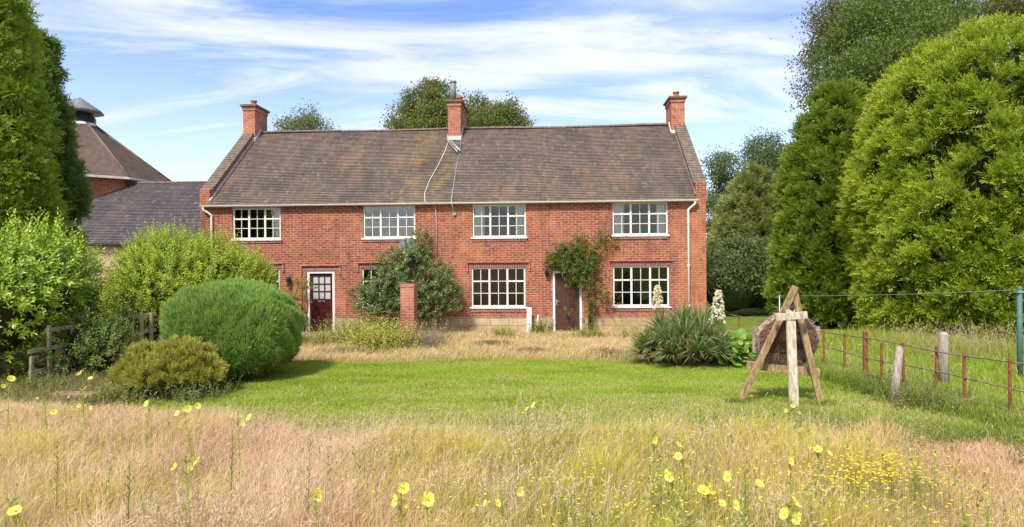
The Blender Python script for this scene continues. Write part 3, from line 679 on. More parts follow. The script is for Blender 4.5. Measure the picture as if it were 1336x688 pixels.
kc = Vector((-19.2, 28.0, 0)); KR = 3.55
kiln = tag(empty('round_kiln', kc), 'octagonal brick kiln tower with conical tiled roof and white vent on top', 'kiln tower')
ang = [R(-90 + 60 + 45 * q) for q in range(8)]
ring = lambda r_, z: [(r_ * math.cos(a), r_ * math.sin(a), z) for a in ang]
m = MB(); A, B = ring(KR, -0.2), ring(KR, 6.05)
for q in range(8): m.face([A[q], A[(q + 1) % 8], B[(q + 1) % 8], B[q]])
m.build('wall', BRICK, kiln)
m = MB()
NR = 48
for q in range(8):
    for k in range(NR):
        t0, t1 = k / NR, (k + 1) / NR + 0.004
        r0, r1 = 3.85 + (0.55 - 3.85) * t0, 3.85 + (0.55 - 3.85) * t1; z0, z1 = 5.98 + 2.62 * t0, 5.98 + 2.62 * t1
        P0, P1 = ring(r0 + 0.02, z0 + 0.02), ring(r1, z1)
        m.face([P0[q], P0[(q + 1) % 8], P1[(q + 1) % 8], P1[q]])
        Z0 = ring(r0, z0 - 0.005); m.face([Z0[q], Z0[(q + 1) % 8], P0[(q + 1) % 8], P0[q]])
kr = m.build('roof', CONETILE, kiln)
m = MB()
for q in range(8): m.tube([ring(3.87, 6.0)[q], ring(0.58, 8.62)[q]], 0.055, 6)
m.build('hip_tiles', COPING, kr)
m = MB(); A, B, D_ = ring(3.80, 5.90), ring(3.92, 5.90), ring(3.92, 5.99)
for q in range(8):
    m.face([A[q], A[(q + 1) % 8], B[(q + 1) % 8], B[q]]); m.face([B[q], B[(q + 1) % 8], D_[(q + 1) % 8], D_[q]])
m.build('eave_board', MORTAR, kiln)
m = MB(); m.lathe([(0.62, 8.45), (0.62, 8.95), (0.50, 8.95), (0.50, 9.2)], (0, 0, 0), 8); cu = m.build('vent', BLACKM, kiln)
m = MB(); m.lathe([(0.0, 9.85), (0.93, 9.22), (0.93, 9.14), (0.4, 9.14)][::-1], (0, 0, 0), 8); m.build('vent_roof', LEAD, cu)
m = MB(); m.lathe([(0.66, 8.55), (0.66, 8.66), (0.6, 8.66)], (0, 0, 0), 8); m.build('vent_collar', WHITE, cu)

# ------------------------------------------------------------------ vegetation builders
def col_mix(a, b, u): return np.array(a) * (1 - u[:, None]) + np.array(b) * u[:, None]
def perp(D): return unit(np.cross(D, rand_dirs(len(D))))
def sprays(v, Cn, On, rc, nf, m, flen, L, W, ca, cb, tip, up=0.5, spread=0.6, flat=0.65, tipw=0.75):
    """conifer fronds: clump centres Cn, outward directions On"""
    K = len(Cn); ix = np.repeat(np.arange(K), nf); T_ = len(ix)
    d = unit(On[ix] + np.array((0, 0, up)) + rng.normal(size=(T_, 3)) * spread)
    rcx = np.broadcast_to(rc, (K,))[ix]
    o = Cn[ix] + d * (rcx * rng.uniform(0.1, 1.0, T_))[:, None]
    A = unit(d + np.array((0, 0, up * 0.5)) + rng.normal(size=(T_, 3)) * 0.25); S = perp(A); Nn = np.cross(A, S)
    fl = flen * rng.uniform(0.6, 1.25, T_); kc = rng.rand(K)[ix]; kf = np.clip(kc * 0.6 + rng.rand(T_) * 0.5, 0, 1)
    s = np.linspace(0.08, 1.0, m); sgn = np.where(np.arange(m) % 2, 1, -1)
    P = o[:, None] + A[:, None] * (fl[:, None] * s)[..., None]
    P[..., 2] -= (0.10 * fl[:, None] * s ** 2)
    D = unit(A[:, None] * (1 - flat * (1 - 0.55 * s))[None, :, None] + S[:, None] * (sgn * flat * (1.05 - 0.75 * s))[None, :, None] + rng.normal(size=(T_, m, 3)) * 0.14)
    Sd = unit(np.cross(np.broadcast_to(Nn[:, None], D.shape), D))
    ll = L * (1.15 - 0.55 * s)[None] * rng.uniform(0.75, 1.25, (T_, m))
    base = col_mix(ca, cb, np.clip(np.repeat(kf, m) + rng.normal(size=T_ * m) * 0.12, 0, 1))
    tp = base * (1 - tipw * (0.35 + 0.65 * np.tile(s, T_))[:, None]) + np.array(tip) * (tipw * (0.35 + 0.65 * np.tile(s, T_)))[:, None]
    v.leaf(P.reshape(-1, 3), D.reshape(-1, 3), Sd.reshape(-1, 3), ll.ravel(), ll.ravel() * (W / L), base, tp, 0.15)
def leaf_clumps(v, Cn, rc, n, L, W, ca, cb, bias=(0, 0, 0.1), tip=None, squash=0.75):
    K = len(Cn); ix = np.repeat(np.arange(K), n); T_ = len(ix)
    g = rng.normal(size=(T_, 3)) * np.array((1, 1, squash)); g *= np.broadcast_to(rc, (K,))[ix][:, None] * 0.55
    D = unit(rand_dirs(T_) + unit(g) * 0.5 + np.array(bias)); u = np.clip(rng.rand(K)[ix] * 0.55 + rng.rand(T_) * 0.5, 0, 1)
    c = col_mix(ca, cb, u); l = L * rng.uniform(0.65, 1.3, T_)
    v.leaf(Cn[ix] + g, D, perp(D), l, l * W / L, c, c if tip is None else c * 0.5 + np.array(tip) * 0.5, 0.12)
def shoots(v, P, D, ln, m, L, W, ca, cb, tip, open_=0.85, stemw=0.0, stemc=(0.12, 0.10, 0.04), tipw=0.8, droop=0.0):
    n = len(P); ln = np.broadcast_to(ln, (n,)); a = unit(np.cross(D, np.array((0.31, 0.22, 0.93)))); b_ = np.cross(D, a)
    s = np.linspace(0.08, 1.0, m); th = np.arange(m) * 2.4 + rng.uniform(0, 6.28, (n, 1))
    rad = a[:, None] * np.cos(th)[..., None] + b_[:, None] * np.sin(th)[..., None]
    Q = P[:, None] + D[:, None] * (ln[:, None] * s)[..., None]
    ld = unit(D[:, None] * (1.15 - open_ * (1 - 0.5 * s))[None, :, None] + rad * open_ + np.array((0, 0, -droop)) + rng.normal(size=rad.shape) * 0.15)
    sd_ = unit(np.cross(ld, np.broadcast_to(D[:, None], ld.shape)))
    u = np.clip(np.repeat(rng.rand(n), m) * 0.6 + rng.rand(n * m) * 0.4, 0, 1); c = col_mix(ca, cb, u)
    w = np.tile(s, n)[:, None] ** 1.3 * tipw; c2 = c * (1 - w) + np.array(tip) * w
    l = (L * (1.1 - 0.45 * s)[None] * rng.uniform(0.75, 1.2, (n, m))).ravel()
    v.leaf(Q.reshape(-1, 3), ld.reshape(-1, 3), sd_.reshape(-1, 3), l, l * W / L, c * 0.5 + c2 * 0.5, c2, 0.12, 0.42)
    if stemw:
        T_ = P + D * ln[:, None]; v.blade(P, (P + T_) / 2, T_, perp(D), stemw, np.array(stemc), np.array(tip) * 0.7)
def profile(pts):
    p = np.array(pts, float); return lambda t: np.interp(t, p[:, 0], p[:, 1])
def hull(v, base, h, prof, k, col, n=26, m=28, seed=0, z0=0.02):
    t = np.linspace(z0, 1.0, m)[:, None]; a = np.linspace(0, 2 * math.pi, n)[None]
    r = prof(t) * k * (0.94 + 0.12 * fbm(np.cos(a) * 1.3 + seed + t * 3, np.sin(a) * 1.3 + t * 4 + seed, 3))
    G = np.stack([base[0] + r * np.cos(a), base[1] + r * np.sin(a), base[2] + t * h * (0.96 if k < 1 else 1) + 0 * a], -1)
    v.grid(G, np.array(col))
def trunk(parent, base, h, r, lean=(0, 0), limbs=(), mat=BARK):
    m = MB(); pts = [(lean[0] * t ** 1.5 + 0.06 * h / 8 * math.sin(3 * t + r * 40), lean[1] * t ** 1.5, h * t - 0.1) for t in np.linspace(0, 1, 8)]
    m.tube(pts, [r * (1.25 if k == 0 else 1) * (1 - 0.8 * k / 7) for k in range(8)], 9)
    for t0, end, r0 in limbs:
        a = Vector(pts[int(t0 * 7)]); e = Vector(end); mid = (a + e) / 2 + Vector((0, 0, -0.06 * (e - a).length)); mid2 = a.lerp(e, 0.8) + Vector((0.05, 0.03, 0.02))
        m.tube([a, mid, mid2, e], [r0, r0 * 0.7, r0 * 0.4, r0 * 0.15], 6)
    return m.build('trunk', mat, parent)

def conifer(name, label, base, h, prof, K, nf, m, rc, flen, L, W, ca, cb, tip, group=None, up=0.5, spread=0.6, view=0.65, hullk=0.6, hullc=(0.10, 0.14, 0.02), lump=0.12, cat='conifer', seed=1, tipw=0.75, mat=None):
    base = Vector(base); t_ = tag(empty(name, base), label, cat, group)
    trunk(t_, base, h * 0.55, 0.05 * h ** 0.8)
    v = Veg(); tt = np.linspace(0.03, 1, 300); rr = prof(tt) + 0.05; cdf = np.cumsum(rr); cdf /= cdf[-1]
    t = np.interp(rng.rand(K), cdf, tt); a = rng.uniform(0, 2 * math.pi, K)
    back = math.atan2(base.y, base.x); face = rng.rand(K) < view
    a = np.where(face, back + math.pi + rng.uniform(-1.75, 1.75, K), a)
    lumps = 1 + lump * 2 * (fbm(np.cos(a) * 2.2 + seed * 5, np.sin(a) * 2.2 + t * 6, 3) - 0.5) * 2
    dr = (prof(np.clip(t + 0.02, 0, 1)) - prof(np.clip(t - 0.02, 0, 1))) / (0.04 * h)
    r = prof(t) * np.maximum(lumps, 0.92) * rng.uniform(0.9, 1.0, K)
    Cn = np.stack([r * np.cos(a), r * np.sin(a), t * h], 1)
    On = unit(np.stack([np.cos(a), np.sin(a), -dr * 0.8], 1))
    sprays(v, Cn, On, rc * rng.uniform(0.7, 1.25, K), nf, m, flen, L, W, ca, cb, tip, up, spread, tipw=tipw)
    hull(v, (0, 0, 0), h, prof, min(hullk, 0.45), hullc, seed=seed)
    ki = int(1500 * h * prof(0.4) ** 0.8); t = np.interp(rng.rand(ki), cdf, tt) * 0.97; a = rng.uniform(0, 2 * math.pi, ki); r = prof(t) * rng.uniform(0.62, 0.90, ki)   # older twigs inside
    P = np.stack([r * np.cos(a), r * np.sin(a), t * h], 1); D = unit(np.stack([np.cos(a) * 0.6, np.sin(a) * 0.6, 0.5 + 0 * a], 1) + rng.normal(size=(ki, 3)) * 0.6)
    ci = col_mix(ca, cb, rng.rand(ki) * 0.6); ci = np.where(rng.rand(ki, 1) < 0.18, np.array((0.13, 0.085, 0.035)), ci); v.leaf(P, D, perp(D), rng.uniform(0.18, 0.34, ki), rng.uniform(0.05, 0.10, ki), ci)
    v.V = [q.reshape(-1, 3) for q in v.V]
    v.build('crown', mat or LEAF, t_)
    return t_

def tree(name, label, base, h, tr, blobs, K, n, rc, L, W, ca, cb, group=None, bias=(0, 0, 0.1), cat='tree', tip=None, shell=0.45, lean=(0, 0)):
    """blobs: (dx, dy, z, rx, rz) measured from the base"""
    base = Vector(base); t_ = tag(empty(name, base), label, cat, group)
    limbs = [(min(0.9, 0.25 + 0.6 * rnd.random()), (b_[0], b_[1], b_[2]), tr * 0.4) for b_ in blobs]
    for b_ in blobs:
        for q in range(5):
            d = rand_dirs(1)[0]; limbs.append((0.75, (b_[0] + d[0] * b_[3] * 0.9, b_[1] + d[1] * b_[3] * 0.9, b_[2] + d[2] * b_[4] * 0.85), tr * 0.16))
    trunk(t_, base, h * 0.8, tr, lean, limbs)
    v = Veg(); vol = np.array([b_[3] ** 2 * b_[4] for b_ in blobs]) ** 0.7; vol /= vol.sum()
    for b_, w in zip(blobs, vol):
        k = max(4, int(K * w)); d = rand_dirs(k); r = rng.uniform(shell, 1.0, k)[:, None] ** 0.6
        lum = (0.8 + 0.45 * rng.rand(k))[:, None]
        Cn = np.array(b_[:3]) + d * r * lum * np.array((b_[3], b_[3], b_[4]))
        leaf_clumps(v, Cn, rc * rng.uniform(0.6, 1.3, k), n, L, W, ca, cb, bias, tip)
    v.build('crown', LEAF, t_)
    return t_
def blobs_from_px(base, D, lst, dd=0.0):
    """(px, py, radius in px) of leaf masses seen at distance D"""
    o = []
    for px, py, rp in lst:
        dy = rnd.uniform(-1, 1) * dd; p = at(px, py, D + dy); r = rp / F * D
        o.append((p.x - base.x, p.y - base.y, p.z, r, r * 0.85))
    return o

# ------------------------------------------------------------------ trees
YG = (0.26, 0.30, 0.025); DG = (0.05, 0.085, 0.015)
# right: the big golden cypress, its neighbour, and the tall tree behind
big_prof = profile([(0, 2.6), (0.08, 3.1), (0.25, 3.4), (0.45, 3.4), (0.62, 3.15), (0.78, 2.75), (0.89, 2.1), (0.96, 1.3), (1.0, 0.3)])
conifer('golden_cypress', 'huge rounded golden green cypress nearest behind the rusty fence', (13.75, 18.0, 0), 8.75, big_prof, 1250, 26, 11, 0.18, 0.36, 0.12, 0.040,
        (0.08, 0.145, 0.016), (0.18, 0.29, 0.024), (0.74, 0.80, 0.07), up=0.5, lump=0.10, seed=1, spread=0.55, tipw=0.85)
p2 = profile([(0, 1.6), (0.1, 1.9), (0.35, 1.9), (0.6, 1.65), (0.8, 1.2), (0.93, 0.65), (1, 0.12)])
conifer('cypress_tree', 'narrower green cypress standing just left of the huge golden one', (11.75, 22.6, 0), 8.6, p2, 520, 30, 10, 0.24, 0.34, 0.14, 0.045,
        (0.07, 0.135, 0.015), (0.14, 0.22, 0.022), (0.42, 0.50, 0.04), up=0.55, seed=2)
pb = Vector((13.6, 27.0, 0))
tree('tall_tree', 'tall dark green tree towering behind the two cypresses', pb, 10, 0.36,
     blobs_from_px(pb, 27.0, [(1095, 75, 34), (1130, 40, 45), (1160, 90, 50), (1120, 120, 42), (1175, 30, 50), (1140, 165, 45), (1220, 15, 42), (1110, 200, 40), (1200, 70, 45), (1150, 230, 45)], 1.2),
     560, 120, 0.62, 0.13, 0.065, (0.085, 0.135, 0.024), (0.17, 0.23, 0.04), bias=(0, 0, 0.25))
pb = Vector((16.4, 31.0, 0))
tree('oak_tree', 'loose brownish oak with sky between its leaves behind the dark tall tree', pb, 10.5, 0.3,
     blobs_from_px(pb, 31.0, [(1062, 68, 20), (1055, 128, 18), (1075, 30, 26), (1110, 8, 28), (1160, -10, 30), (1085, 50, 22), (1060, 95, 14), (1240, 8, 24), (1265, 22, 20)], 1.0),
     200, 90, 0.5, 0.12, 0.07, (0.12, 0.125, 0.04), (0.20, 0.19, 0.06))
pb = Vector((24.0, 30.0, 0))
tree('beech_tree', 'olive brown tree top at the frame edge above the golden cypress', pb, 12, 0.3,
     blobs_from_px(pb, 30.0, [(1320, 12, 32), (1350, -10, 40), (1300, 0, 18), (1345, 30, 28), (1380, 20, 40)], 1.0), 220, 90, 0.6, 0.13, 0.075, (0.13, 0.13, 0.035), (0.21, 0.20, 0.05))
pb = Vector((13.8, 42.0, 0))
tree('birch_tree', 'slender feathery tree right beside the brick gable end', pb, 12, 0.16,
     blobs_from_px(pb, 42, [(940, 215, 19), (947, 240, 20), (938, 268, 19), (952, 290, 17), (934, 305, 18), (950, 325, 16)], 1.0), 170, 105, 0.55, 0.15, 0.07, (0.11, 0.16, 0.06), (0.19, 0.24, 0.09))
m_ = None
pb = Vector((17.5, 44.0, 0))
tree('ash_tree', 'airy dark ash with gaps in its crown behind the pale conifer', pb, 13, 0.25,
     blobs_from_px(pb, 44, [(1000, 195, 24), (985, 222, 18), (1020, 210, 18), (1010, 228, 22), (1035, 225, 20), (978, 245, 14)], 1.0), 180, 100, 0.62, 0.16, 0.08, (0.09, 0.14, 0.045), (0.16, 0.21, 0.07))
p3 = profile([(0, 2.3), (0.15, 2.5), (0.5, 1.9), (0.75, 1.2), (0.92, 0.6), (1, 0.15)])
conifer('pale_conifer', 'pale green feathery conifer between the brick gable and the cypresses', at(985, 344, 33).xy.to_3d(), 6.9, p3, 240, 26, 9, 0.4, 0.4, 0.22, 0.07,
        (0.19, 0.23, 0.05), (0.28, 0.32, 0.08), (0.38, 0.40, 0.13), seed=3)
# dark shrubs at the foot of the trees on the right
def bush(name, label, base, blobs, dens, rc, n, L, W, ca, cb, tip=None, group=None, cat='bush', mat=None, inner=True):
    base = Vector(base); v = Veg()
    for bx, by, bz, r, rz in blobs:
        k = int(dens * r * r) + 3; d = rand_dirs(k); d[:, 2] = np.where(bz - rz * 0.9 < 0, np.abs(d[:, 2]) * 1.0 - 0.25, d[:, 2]); d = unit(d)
        Cn = np.array((bx, by, bz)) + d * np.array((r, r, rz)) * rng.uniform(0.78, 1.0, k)[:, None]
        Cn = Cn[Cn[:, 2] > 0.02]
        leaf_clumps(v, Cn, rc * rng.uniform(0.7, 1.3, len(Cn)), n, L, W, ca, cb, (0, 0, 0.15), tip)
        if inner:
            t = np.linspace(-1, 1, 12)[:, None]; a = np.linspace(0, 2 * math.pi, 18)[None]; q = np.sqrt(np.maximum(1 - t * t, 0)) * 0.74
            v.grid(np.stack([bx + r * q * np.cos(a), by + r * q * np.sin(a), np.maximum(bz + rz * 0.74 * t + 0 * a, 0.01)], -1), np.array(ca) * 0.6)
    o = v.build(name, mat or LEAF, None, (0, 0, 0)); o.location = base
    return tag(o, label, cat, group)
b0 = at(965, 344, 27).xy.to_3d()
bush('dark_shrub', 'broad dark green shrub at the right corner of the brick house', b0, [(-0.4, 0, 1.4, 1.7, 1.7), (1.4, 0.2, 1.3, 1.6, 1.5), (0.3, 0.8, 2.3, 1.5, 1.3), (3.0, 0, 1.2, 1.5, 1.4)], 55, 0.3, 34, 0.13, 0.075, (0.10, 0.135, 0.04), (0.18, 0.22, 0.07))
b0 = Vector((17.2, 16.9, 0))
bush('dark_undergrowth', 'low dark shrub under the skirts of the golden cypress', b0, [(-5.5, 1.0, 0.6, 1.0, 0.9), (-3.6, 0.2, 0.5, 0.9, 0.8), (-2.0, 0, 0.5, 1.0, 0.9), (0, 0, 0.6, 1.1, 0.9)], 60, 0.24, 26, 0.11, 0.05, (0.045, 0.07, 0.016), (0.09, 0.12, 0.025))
# trees beyond the roof
pb = Vector((-14.8, 45, 0))
tree('rowan_tree', 'small thin tree top showing over the roof beside the left chimney', pb, 12, 0.2, blobs_from_px(pb, 45, [(395, 158, 15), (378, 162, 11), (412, 162, 12), (402, 148, 9), (368, 166, 8), (425, 168, 7), (395, 175, 22)], 0.8), 90, 70, 0.5, 0.16, 0.075, (0.14, 0.18, 0.07), (0.22, 0.26, 0.10))
pb = Vector((-6.6, 48, 0))
tree('lime_tree', 'large full tree rising over the roof just left of the middle chimney', pb, 16, 0.35, blobs_from_px(pb, 48, [(548, 135, 22), (575, 128, 22), (530, 152, 20), (558, 160, 26), (590, 150, 22), (515, 165, 12), (560, 118, 13), (580, 170, 25)], 1.5), 330, 80, 0.58, 0.18, 0.095, (0.12, 0.155, 0.035), (0.22, 0.25, 0.06))
pb = Vector((-1.8, 50, 0))
tree('maple_tree', 'leafy tree rising over the roof just right of the middle chimney', pb, 15, 0.35, blobs_from_px(pb, 50, [(622, 142, 17), (645, 150, 17), (665, 150, 16), (640, 165, 24), (680, 163, 10), (612, 160, 16), (665, 172, 20)], 1.5), 230, 80, 0.58, 0.18, 0.095, (0.12, 0.155, 0.035), (0.21, 0.24, 0.06))
for i in range(16):      # a line of trees far beyond the garden
    a = R(-66 + i * 8.8 + rnd.uniform(-2, 2)); d = rnd.uniform(75, 95); pb = Vector((d * math.sin(a), d * math.cos(a), 0)); h = rnd.uniform(5, 7)
    where = ['beyond the kiln tower', 'beyond the outbuilding roof', 'hidden beyond the brick house', 'beyond the cypresses'][min(3, i // 4)]
    tree('distant_tree', 'far off green field tree ' + where, pb, h, 0.3, [(0, 0, h * 0.6, 3.6, h * 0.38), (2, 0.5, h * 0.5, 2.6, h * 0.3), (-2.2, 0, h * 0.48, 2.8, h * 0.3)], 90, 26, 1.0, 0.5, 0.3, (0.06, 0.085, 0.025), (0.10, 0.13, 0.04), group='far trees ' + where)

# left: two big cypresses
pl1 = profile([(0, 0.9), (0.15, 1.15), (0.4, 1.15), (0.6, 1.05), (0.8, 0.65), (0.93, 0.25), (1, 0.05)])
conifer('clumpy_cypress', 'tall golden cypress with billowing clumps at the left frame edge', (-13.2, 15.4, 0), 10.9, pl1, 300, 60, 10, 0.42, 0.26, 0.12, 0.036,
        (0.12, 0.20, 0.024), (0.23, 0.33, 0.035), (0.58, 0.66, 0.07), up=0.4, lump=0.25, seed=4, spread=0.75, hullk=0.45)
pl2 = profile([(0, 0.75), (0.15, 0.85), (0.45, 0.8), (0.65, 0.62), (0.82, 0.38), (0.93, 0.18), (1, 0.03)])
conifer('dark_cypress', 'pointed darker green cypress between the golden one and the kiln roof', (-13.75, 18.2, 0), 9.4, pl2, 330, 46, 10, 0.30, 0.24, 0.12, 0.036,
        (0.07, 0.14, 0.03), (0.13, 0.22, 0.04), (0.30, 0.40, 0.07), up=0.5, lump=0.14, seed=5, hullk=0.4)

# ------------------------------------------------------------------ shrubs on the left
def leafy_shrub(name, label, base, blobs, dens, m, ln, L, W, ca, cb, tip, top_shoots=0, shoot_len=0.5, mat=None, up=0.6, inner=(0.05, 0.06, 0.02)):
    base = Vector(base); root = tag(empty(name, base), label, 'shrub'); v = Veg()
    for bx, by, bz, r, rz in blobs:
        k = int(dens * r * rz); d = rand_dirs(k); d[:, 2] = d[:, 2] * 0.6 + 0.25; d = unit(d)
        lum = (0.88 + 0.3 * fbm(d[:, 0] * 2.5 + bx * 3, d[:, 2] * 2.5 + by, 3))[:, None]
        P = np.array((bx, by, bz)) + d * np.array((r, r, rz)) * lum * rng.uniform(0.72, 1.0, (k, 1)); ok = P[:, 2] > 0.05; P, d2 = P[ok], d[ok]
        D = unit(d2 + np.array((0, 0, up)) + rng.normal(size=P.shape) * 0.4)
        shoots(v, P, D, ln * rng.uniform(0.6, 1.3, len(P)), m, L, W, ca, cb, tip, 0.85, 0.006)
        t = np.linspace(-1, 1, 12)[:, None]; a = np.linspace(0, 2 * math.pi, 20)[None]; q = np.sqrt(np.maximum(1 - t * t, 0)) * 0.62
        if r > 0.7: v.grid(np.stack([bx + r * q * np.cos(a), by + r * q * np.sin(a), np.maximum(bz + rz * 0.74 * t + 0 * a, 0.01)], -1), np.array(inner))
        if top_shoots:
            k = int(top_shoots * r); d = rand_dirs(k); d[:, 2] = np.abs(d[:, 2]) + 0.7; d = unit(d)
            P = np.array((bx, by, bz)) + d * np.array((r, r, rz)) * 0.92
            shoots(v, P, unit(d * 0.4 + np.array((0, 0, 1.0)) + rng.normal(size=P.shape) * 0.16), shoot_len * rng.uniform(0.5, 1.3, k), 14, L, W * 0.9, ca, cb, tip, 0.7, 0.008, tipw=1.0)
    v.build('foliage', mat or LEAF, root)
    mb = MB()
    for q in range(7):
        d = rnd.uniform(0, 6.28); b_ = rnd.choice(blobs)
        mb.tube([(b_[0] * 0.6 + 0.1 * math.cos(d), b_[1] * 0.6 + 0.1 * math.sin(d), -0.05), (b_[0] * 0.8 + 0.3 * math.cos(d), b_[1] * 0.8 + 0.3 * math.sin(d), b_[2] * 0.6), (b_[0] + 0.6 * b_[3] * math.cos(d), b_[1] + 0.6 * b_[3] * math.sin(d), b_[2] + 0.4 * b_[4])], [0.03, 0.022, 0.01], 6)
    mb.build('stems', BARK, root)
    return root
leafy_shrub('laurel_shrub', 'big leafy bright green shrub at the left end of the old wooden fence', (-10.75, 12.7, 0),
            [(0.1, 0, 1.55, 1.4, 1.5), (-1.3, -0.4, 1.6, 1.6, 1.55), (0.85, 0.5, 1.95, 0.95, 1.0), (-0.5, -0.5, 0.9, 1.0, 1.0), (-2.5, 0, 1.6, 1.5, 1.5)],
            430, 12, 0.34, 0.12, 0.046, (0.17, 0.31, 0.025), (0.28, 0.43, 0.038), (0.62, 0.70, 0.07), 40, 0.6, GLOSSY_LEAF)
leafy_shrub('privet_shrub', 'wide yellow green shrub behind the clipped dome with shoots rising to the gutter', at(245, 344, 16.4).xy.to_3d(),
            [(-0.3, 0, 1.6, 1.45, 1.55), (0.6, 0.1, 1.65, 1.3, 1.3), (-0.7, 0, 2.05, 0.9, 1.0), (1.3, 0.2, 1.45, 0.85, 1.0), (-1.15, -0.1, 1.0, 0.85, 1.1)],
            560, 12, 0.30, 0.095, 0.036, (0.19, 0.29, 0.025), (0.31, 0.40, 0.035), (0.60, 0.66, 0.065), 40, 0.5)
leafy_shrub('bramble_shrub', 'dark leafed sprawling shrub growing through the old wooden fence', at(112, 344, 13.2).xy.to_3d(),
            [(0.0, 0.15, 0.55, 0.75, 0.75), (-0.5, -0.2, 0.4, 0.55, 0.5), (0.55, 0, 0.45, 0.5, 0.6), (-0.1, 0.6, 0.95, 0.6, 0.6)],
            420, 10, 0.26, 0.085, 0.035, (0.09, 0.15, 0.03), (0.15, 0.22, 0.04), (0.27, 0.33, 0.06), 10, 0.35)
bush('garden_hedge', 'dark hedge between the two shrubs below the ochre wall', at(125, 344, 19).xy.to_3d(), [(-0.6, 0, 0.9, 1.1, 1.25), (0.6, 0, 0.9, 1.1, 1.2), (-1.9, 0, 0.9, 1.1, 1.2)], 120, 0.2, 30, 0.07, 0.035, (0.08, 0.13, 0.025), (0.14, 0.19, 0.035))
# the clipped dome
dc = Vector((-5.74, 13.0, 0)); v = Veg()
def superd(d, ex=3.1):
    s_ = (np.abs(d) ** ex).sum(1) ** (-1 / ex); return d * s_[:, None]
n = 110000
d = rand_dirs(n); d[:, 2] = np.where(d[:, 2] < -0.88, -d[:, 2], d[:, 2]); d = unit(d)
SH = np.array((1.27, 1.15, 1.0)); CZ = 0.93
q = superd(d)
shape = 1 + 0.09 * (fbm(q[:, 0] * 2 + 4, q[:, 2] * 2 + q[:, 1] * 1.7, 3) - 0.5) * 2
top_tilt = np.where(q[:, 2] > 0, 1 - 0.22 * np.clip(q[:, 0], 0, 1) ** 2 - 0.05 * np.clip(-q[:, 0], 0, 1), 1 - 0.12 * np.clip(q[:, 0], 0, 1))
P = q * SH * shape[:, None]; P[:, 2] = P[:, 2] * top_tilt + CZ
P[:, 2] = np.maximum(P[:, 2], 0.04 + 0.12 * np.clip(q[:, 0], 0, 1))
nrm = unit(q / SH * np.abs(q) ** 0.7)
P -= nrm * (rng.uniform(0, 0.06, (n, 1)) + 0.16 * fbm(P[:, 0] * 7 + 11, P[:, 2] * 3.5 + P[:, 1] * 5, 2)[:, None])
D = unit(nrm * 0.55 + np.array((0, 0, 0.85)) + rng.normal(size=(n, 3)) * 0.28)
u = np.clip(fbm(P[:, 0] * 5, P[:, 2] * 3.0 + P[:, 1], 3) * 0.9 + rng.rand(n) * 0.5 - 0.2, 0, 1)
c = col_mix((0.15, 0.27, 0.055), (0.27, 0.42, 0.085), u)
brown = (rng.rand(n) < 0.75 * sstep(0.35, 0.8, q[:, 0]) * sstep(0.5, 0.25, P[:, 2])); c = np.where(brown[:, None], np.array((0.26, 0.16, 0.08)) * rng.uniform(0.6, 1.2, (n, 1)), c)
tipc = np.where(brown[:, None], c, c * 0.55 + np.array((0.46, 0.62, 0.15)) * 0.45)
l = rng.uniform(0.07, 0.15, n)
v.leaf(P, D, perp(D), l, rng.uniform(0.010, 0.018, n), c, tipc)
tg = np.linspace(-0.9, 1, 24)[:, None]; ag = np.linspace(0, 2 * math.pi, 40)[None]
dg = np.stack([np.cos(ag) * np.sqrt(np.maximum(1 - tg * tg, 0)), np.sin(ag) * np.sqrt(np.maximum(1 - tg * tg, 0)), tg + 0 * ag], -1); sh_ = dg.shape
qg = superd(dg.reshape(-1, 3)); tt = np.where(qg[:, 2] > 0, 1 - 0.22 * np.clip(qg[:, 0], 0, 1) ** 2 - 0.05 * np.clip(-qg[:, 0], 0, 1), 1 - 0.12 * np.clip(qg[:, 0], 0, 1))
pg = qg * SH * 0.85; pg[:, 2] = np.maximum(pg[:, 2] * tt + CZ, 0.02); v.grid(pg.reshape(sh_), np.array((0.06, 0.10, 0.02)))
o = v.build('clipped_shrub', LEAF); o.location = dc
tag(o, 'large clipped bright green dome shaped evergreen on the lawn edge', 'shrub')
# olive brown heather like mound
hb = at(221, 344, 11.3).xy.to_3d(); root = tag(empty('hebe_mound', hb), 'low olive brown rounded shrub in front of the clipped dome', 'shrub'); v = Veg()
for bx, by, bz, r, rz in [(-0.36, 0.05, 0.38, 0.50, 0.46), (0.2, 0.1, 0.44, 0.56, 0.47), (0.58, 0, 0.28, 0.34, 0.34), (-0.68, 0, 0.26, 0.28, 0.30), (0.0, -0.25, 0.32, 0.5, 0.38)]:
    k = int(1150 * r * rz); d = rand_dirs(k); d[:, 2] = np.abs(d[:, 2]) - 0.25; d = unit(d); P = np.array((bx, by, bz)) + d * np.array((r, r, rz)) * rng.uniform(0.72, 1.02, (k, 1)); ok = P[:, 2] > 0.03; P, d = P[ok], d[ok]
    sprays(v, P, d, 0.06, 9, 9, 0.12, 0.045, 0.018, (0.25, 0.25, 0.038), (0.38, 0.37, 0.055), (0.56, 0.52, 0.10), 0.7, 0.5)
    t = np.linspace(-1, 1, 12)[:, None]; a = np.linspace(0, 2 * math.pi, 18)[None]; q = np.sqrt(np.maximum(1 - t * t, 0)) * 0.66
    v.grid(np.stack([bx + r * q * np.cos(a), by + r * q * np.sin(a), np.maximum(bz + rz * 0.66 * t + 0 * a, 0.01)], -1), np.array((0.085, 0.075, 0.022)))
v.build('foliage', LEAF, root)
mb = MB()
for q in range(16):
    a = rnd.uniform(0, 6.28); mb.tube([(0.25 * math.cos(a), 0.2 * math.sin(a), -0.03), (0.75 * math.cos(a), 0.5 * math.sin(a), 0.3)], [0.018, 0.007], 5)
mb.build('stems', BARK, root)
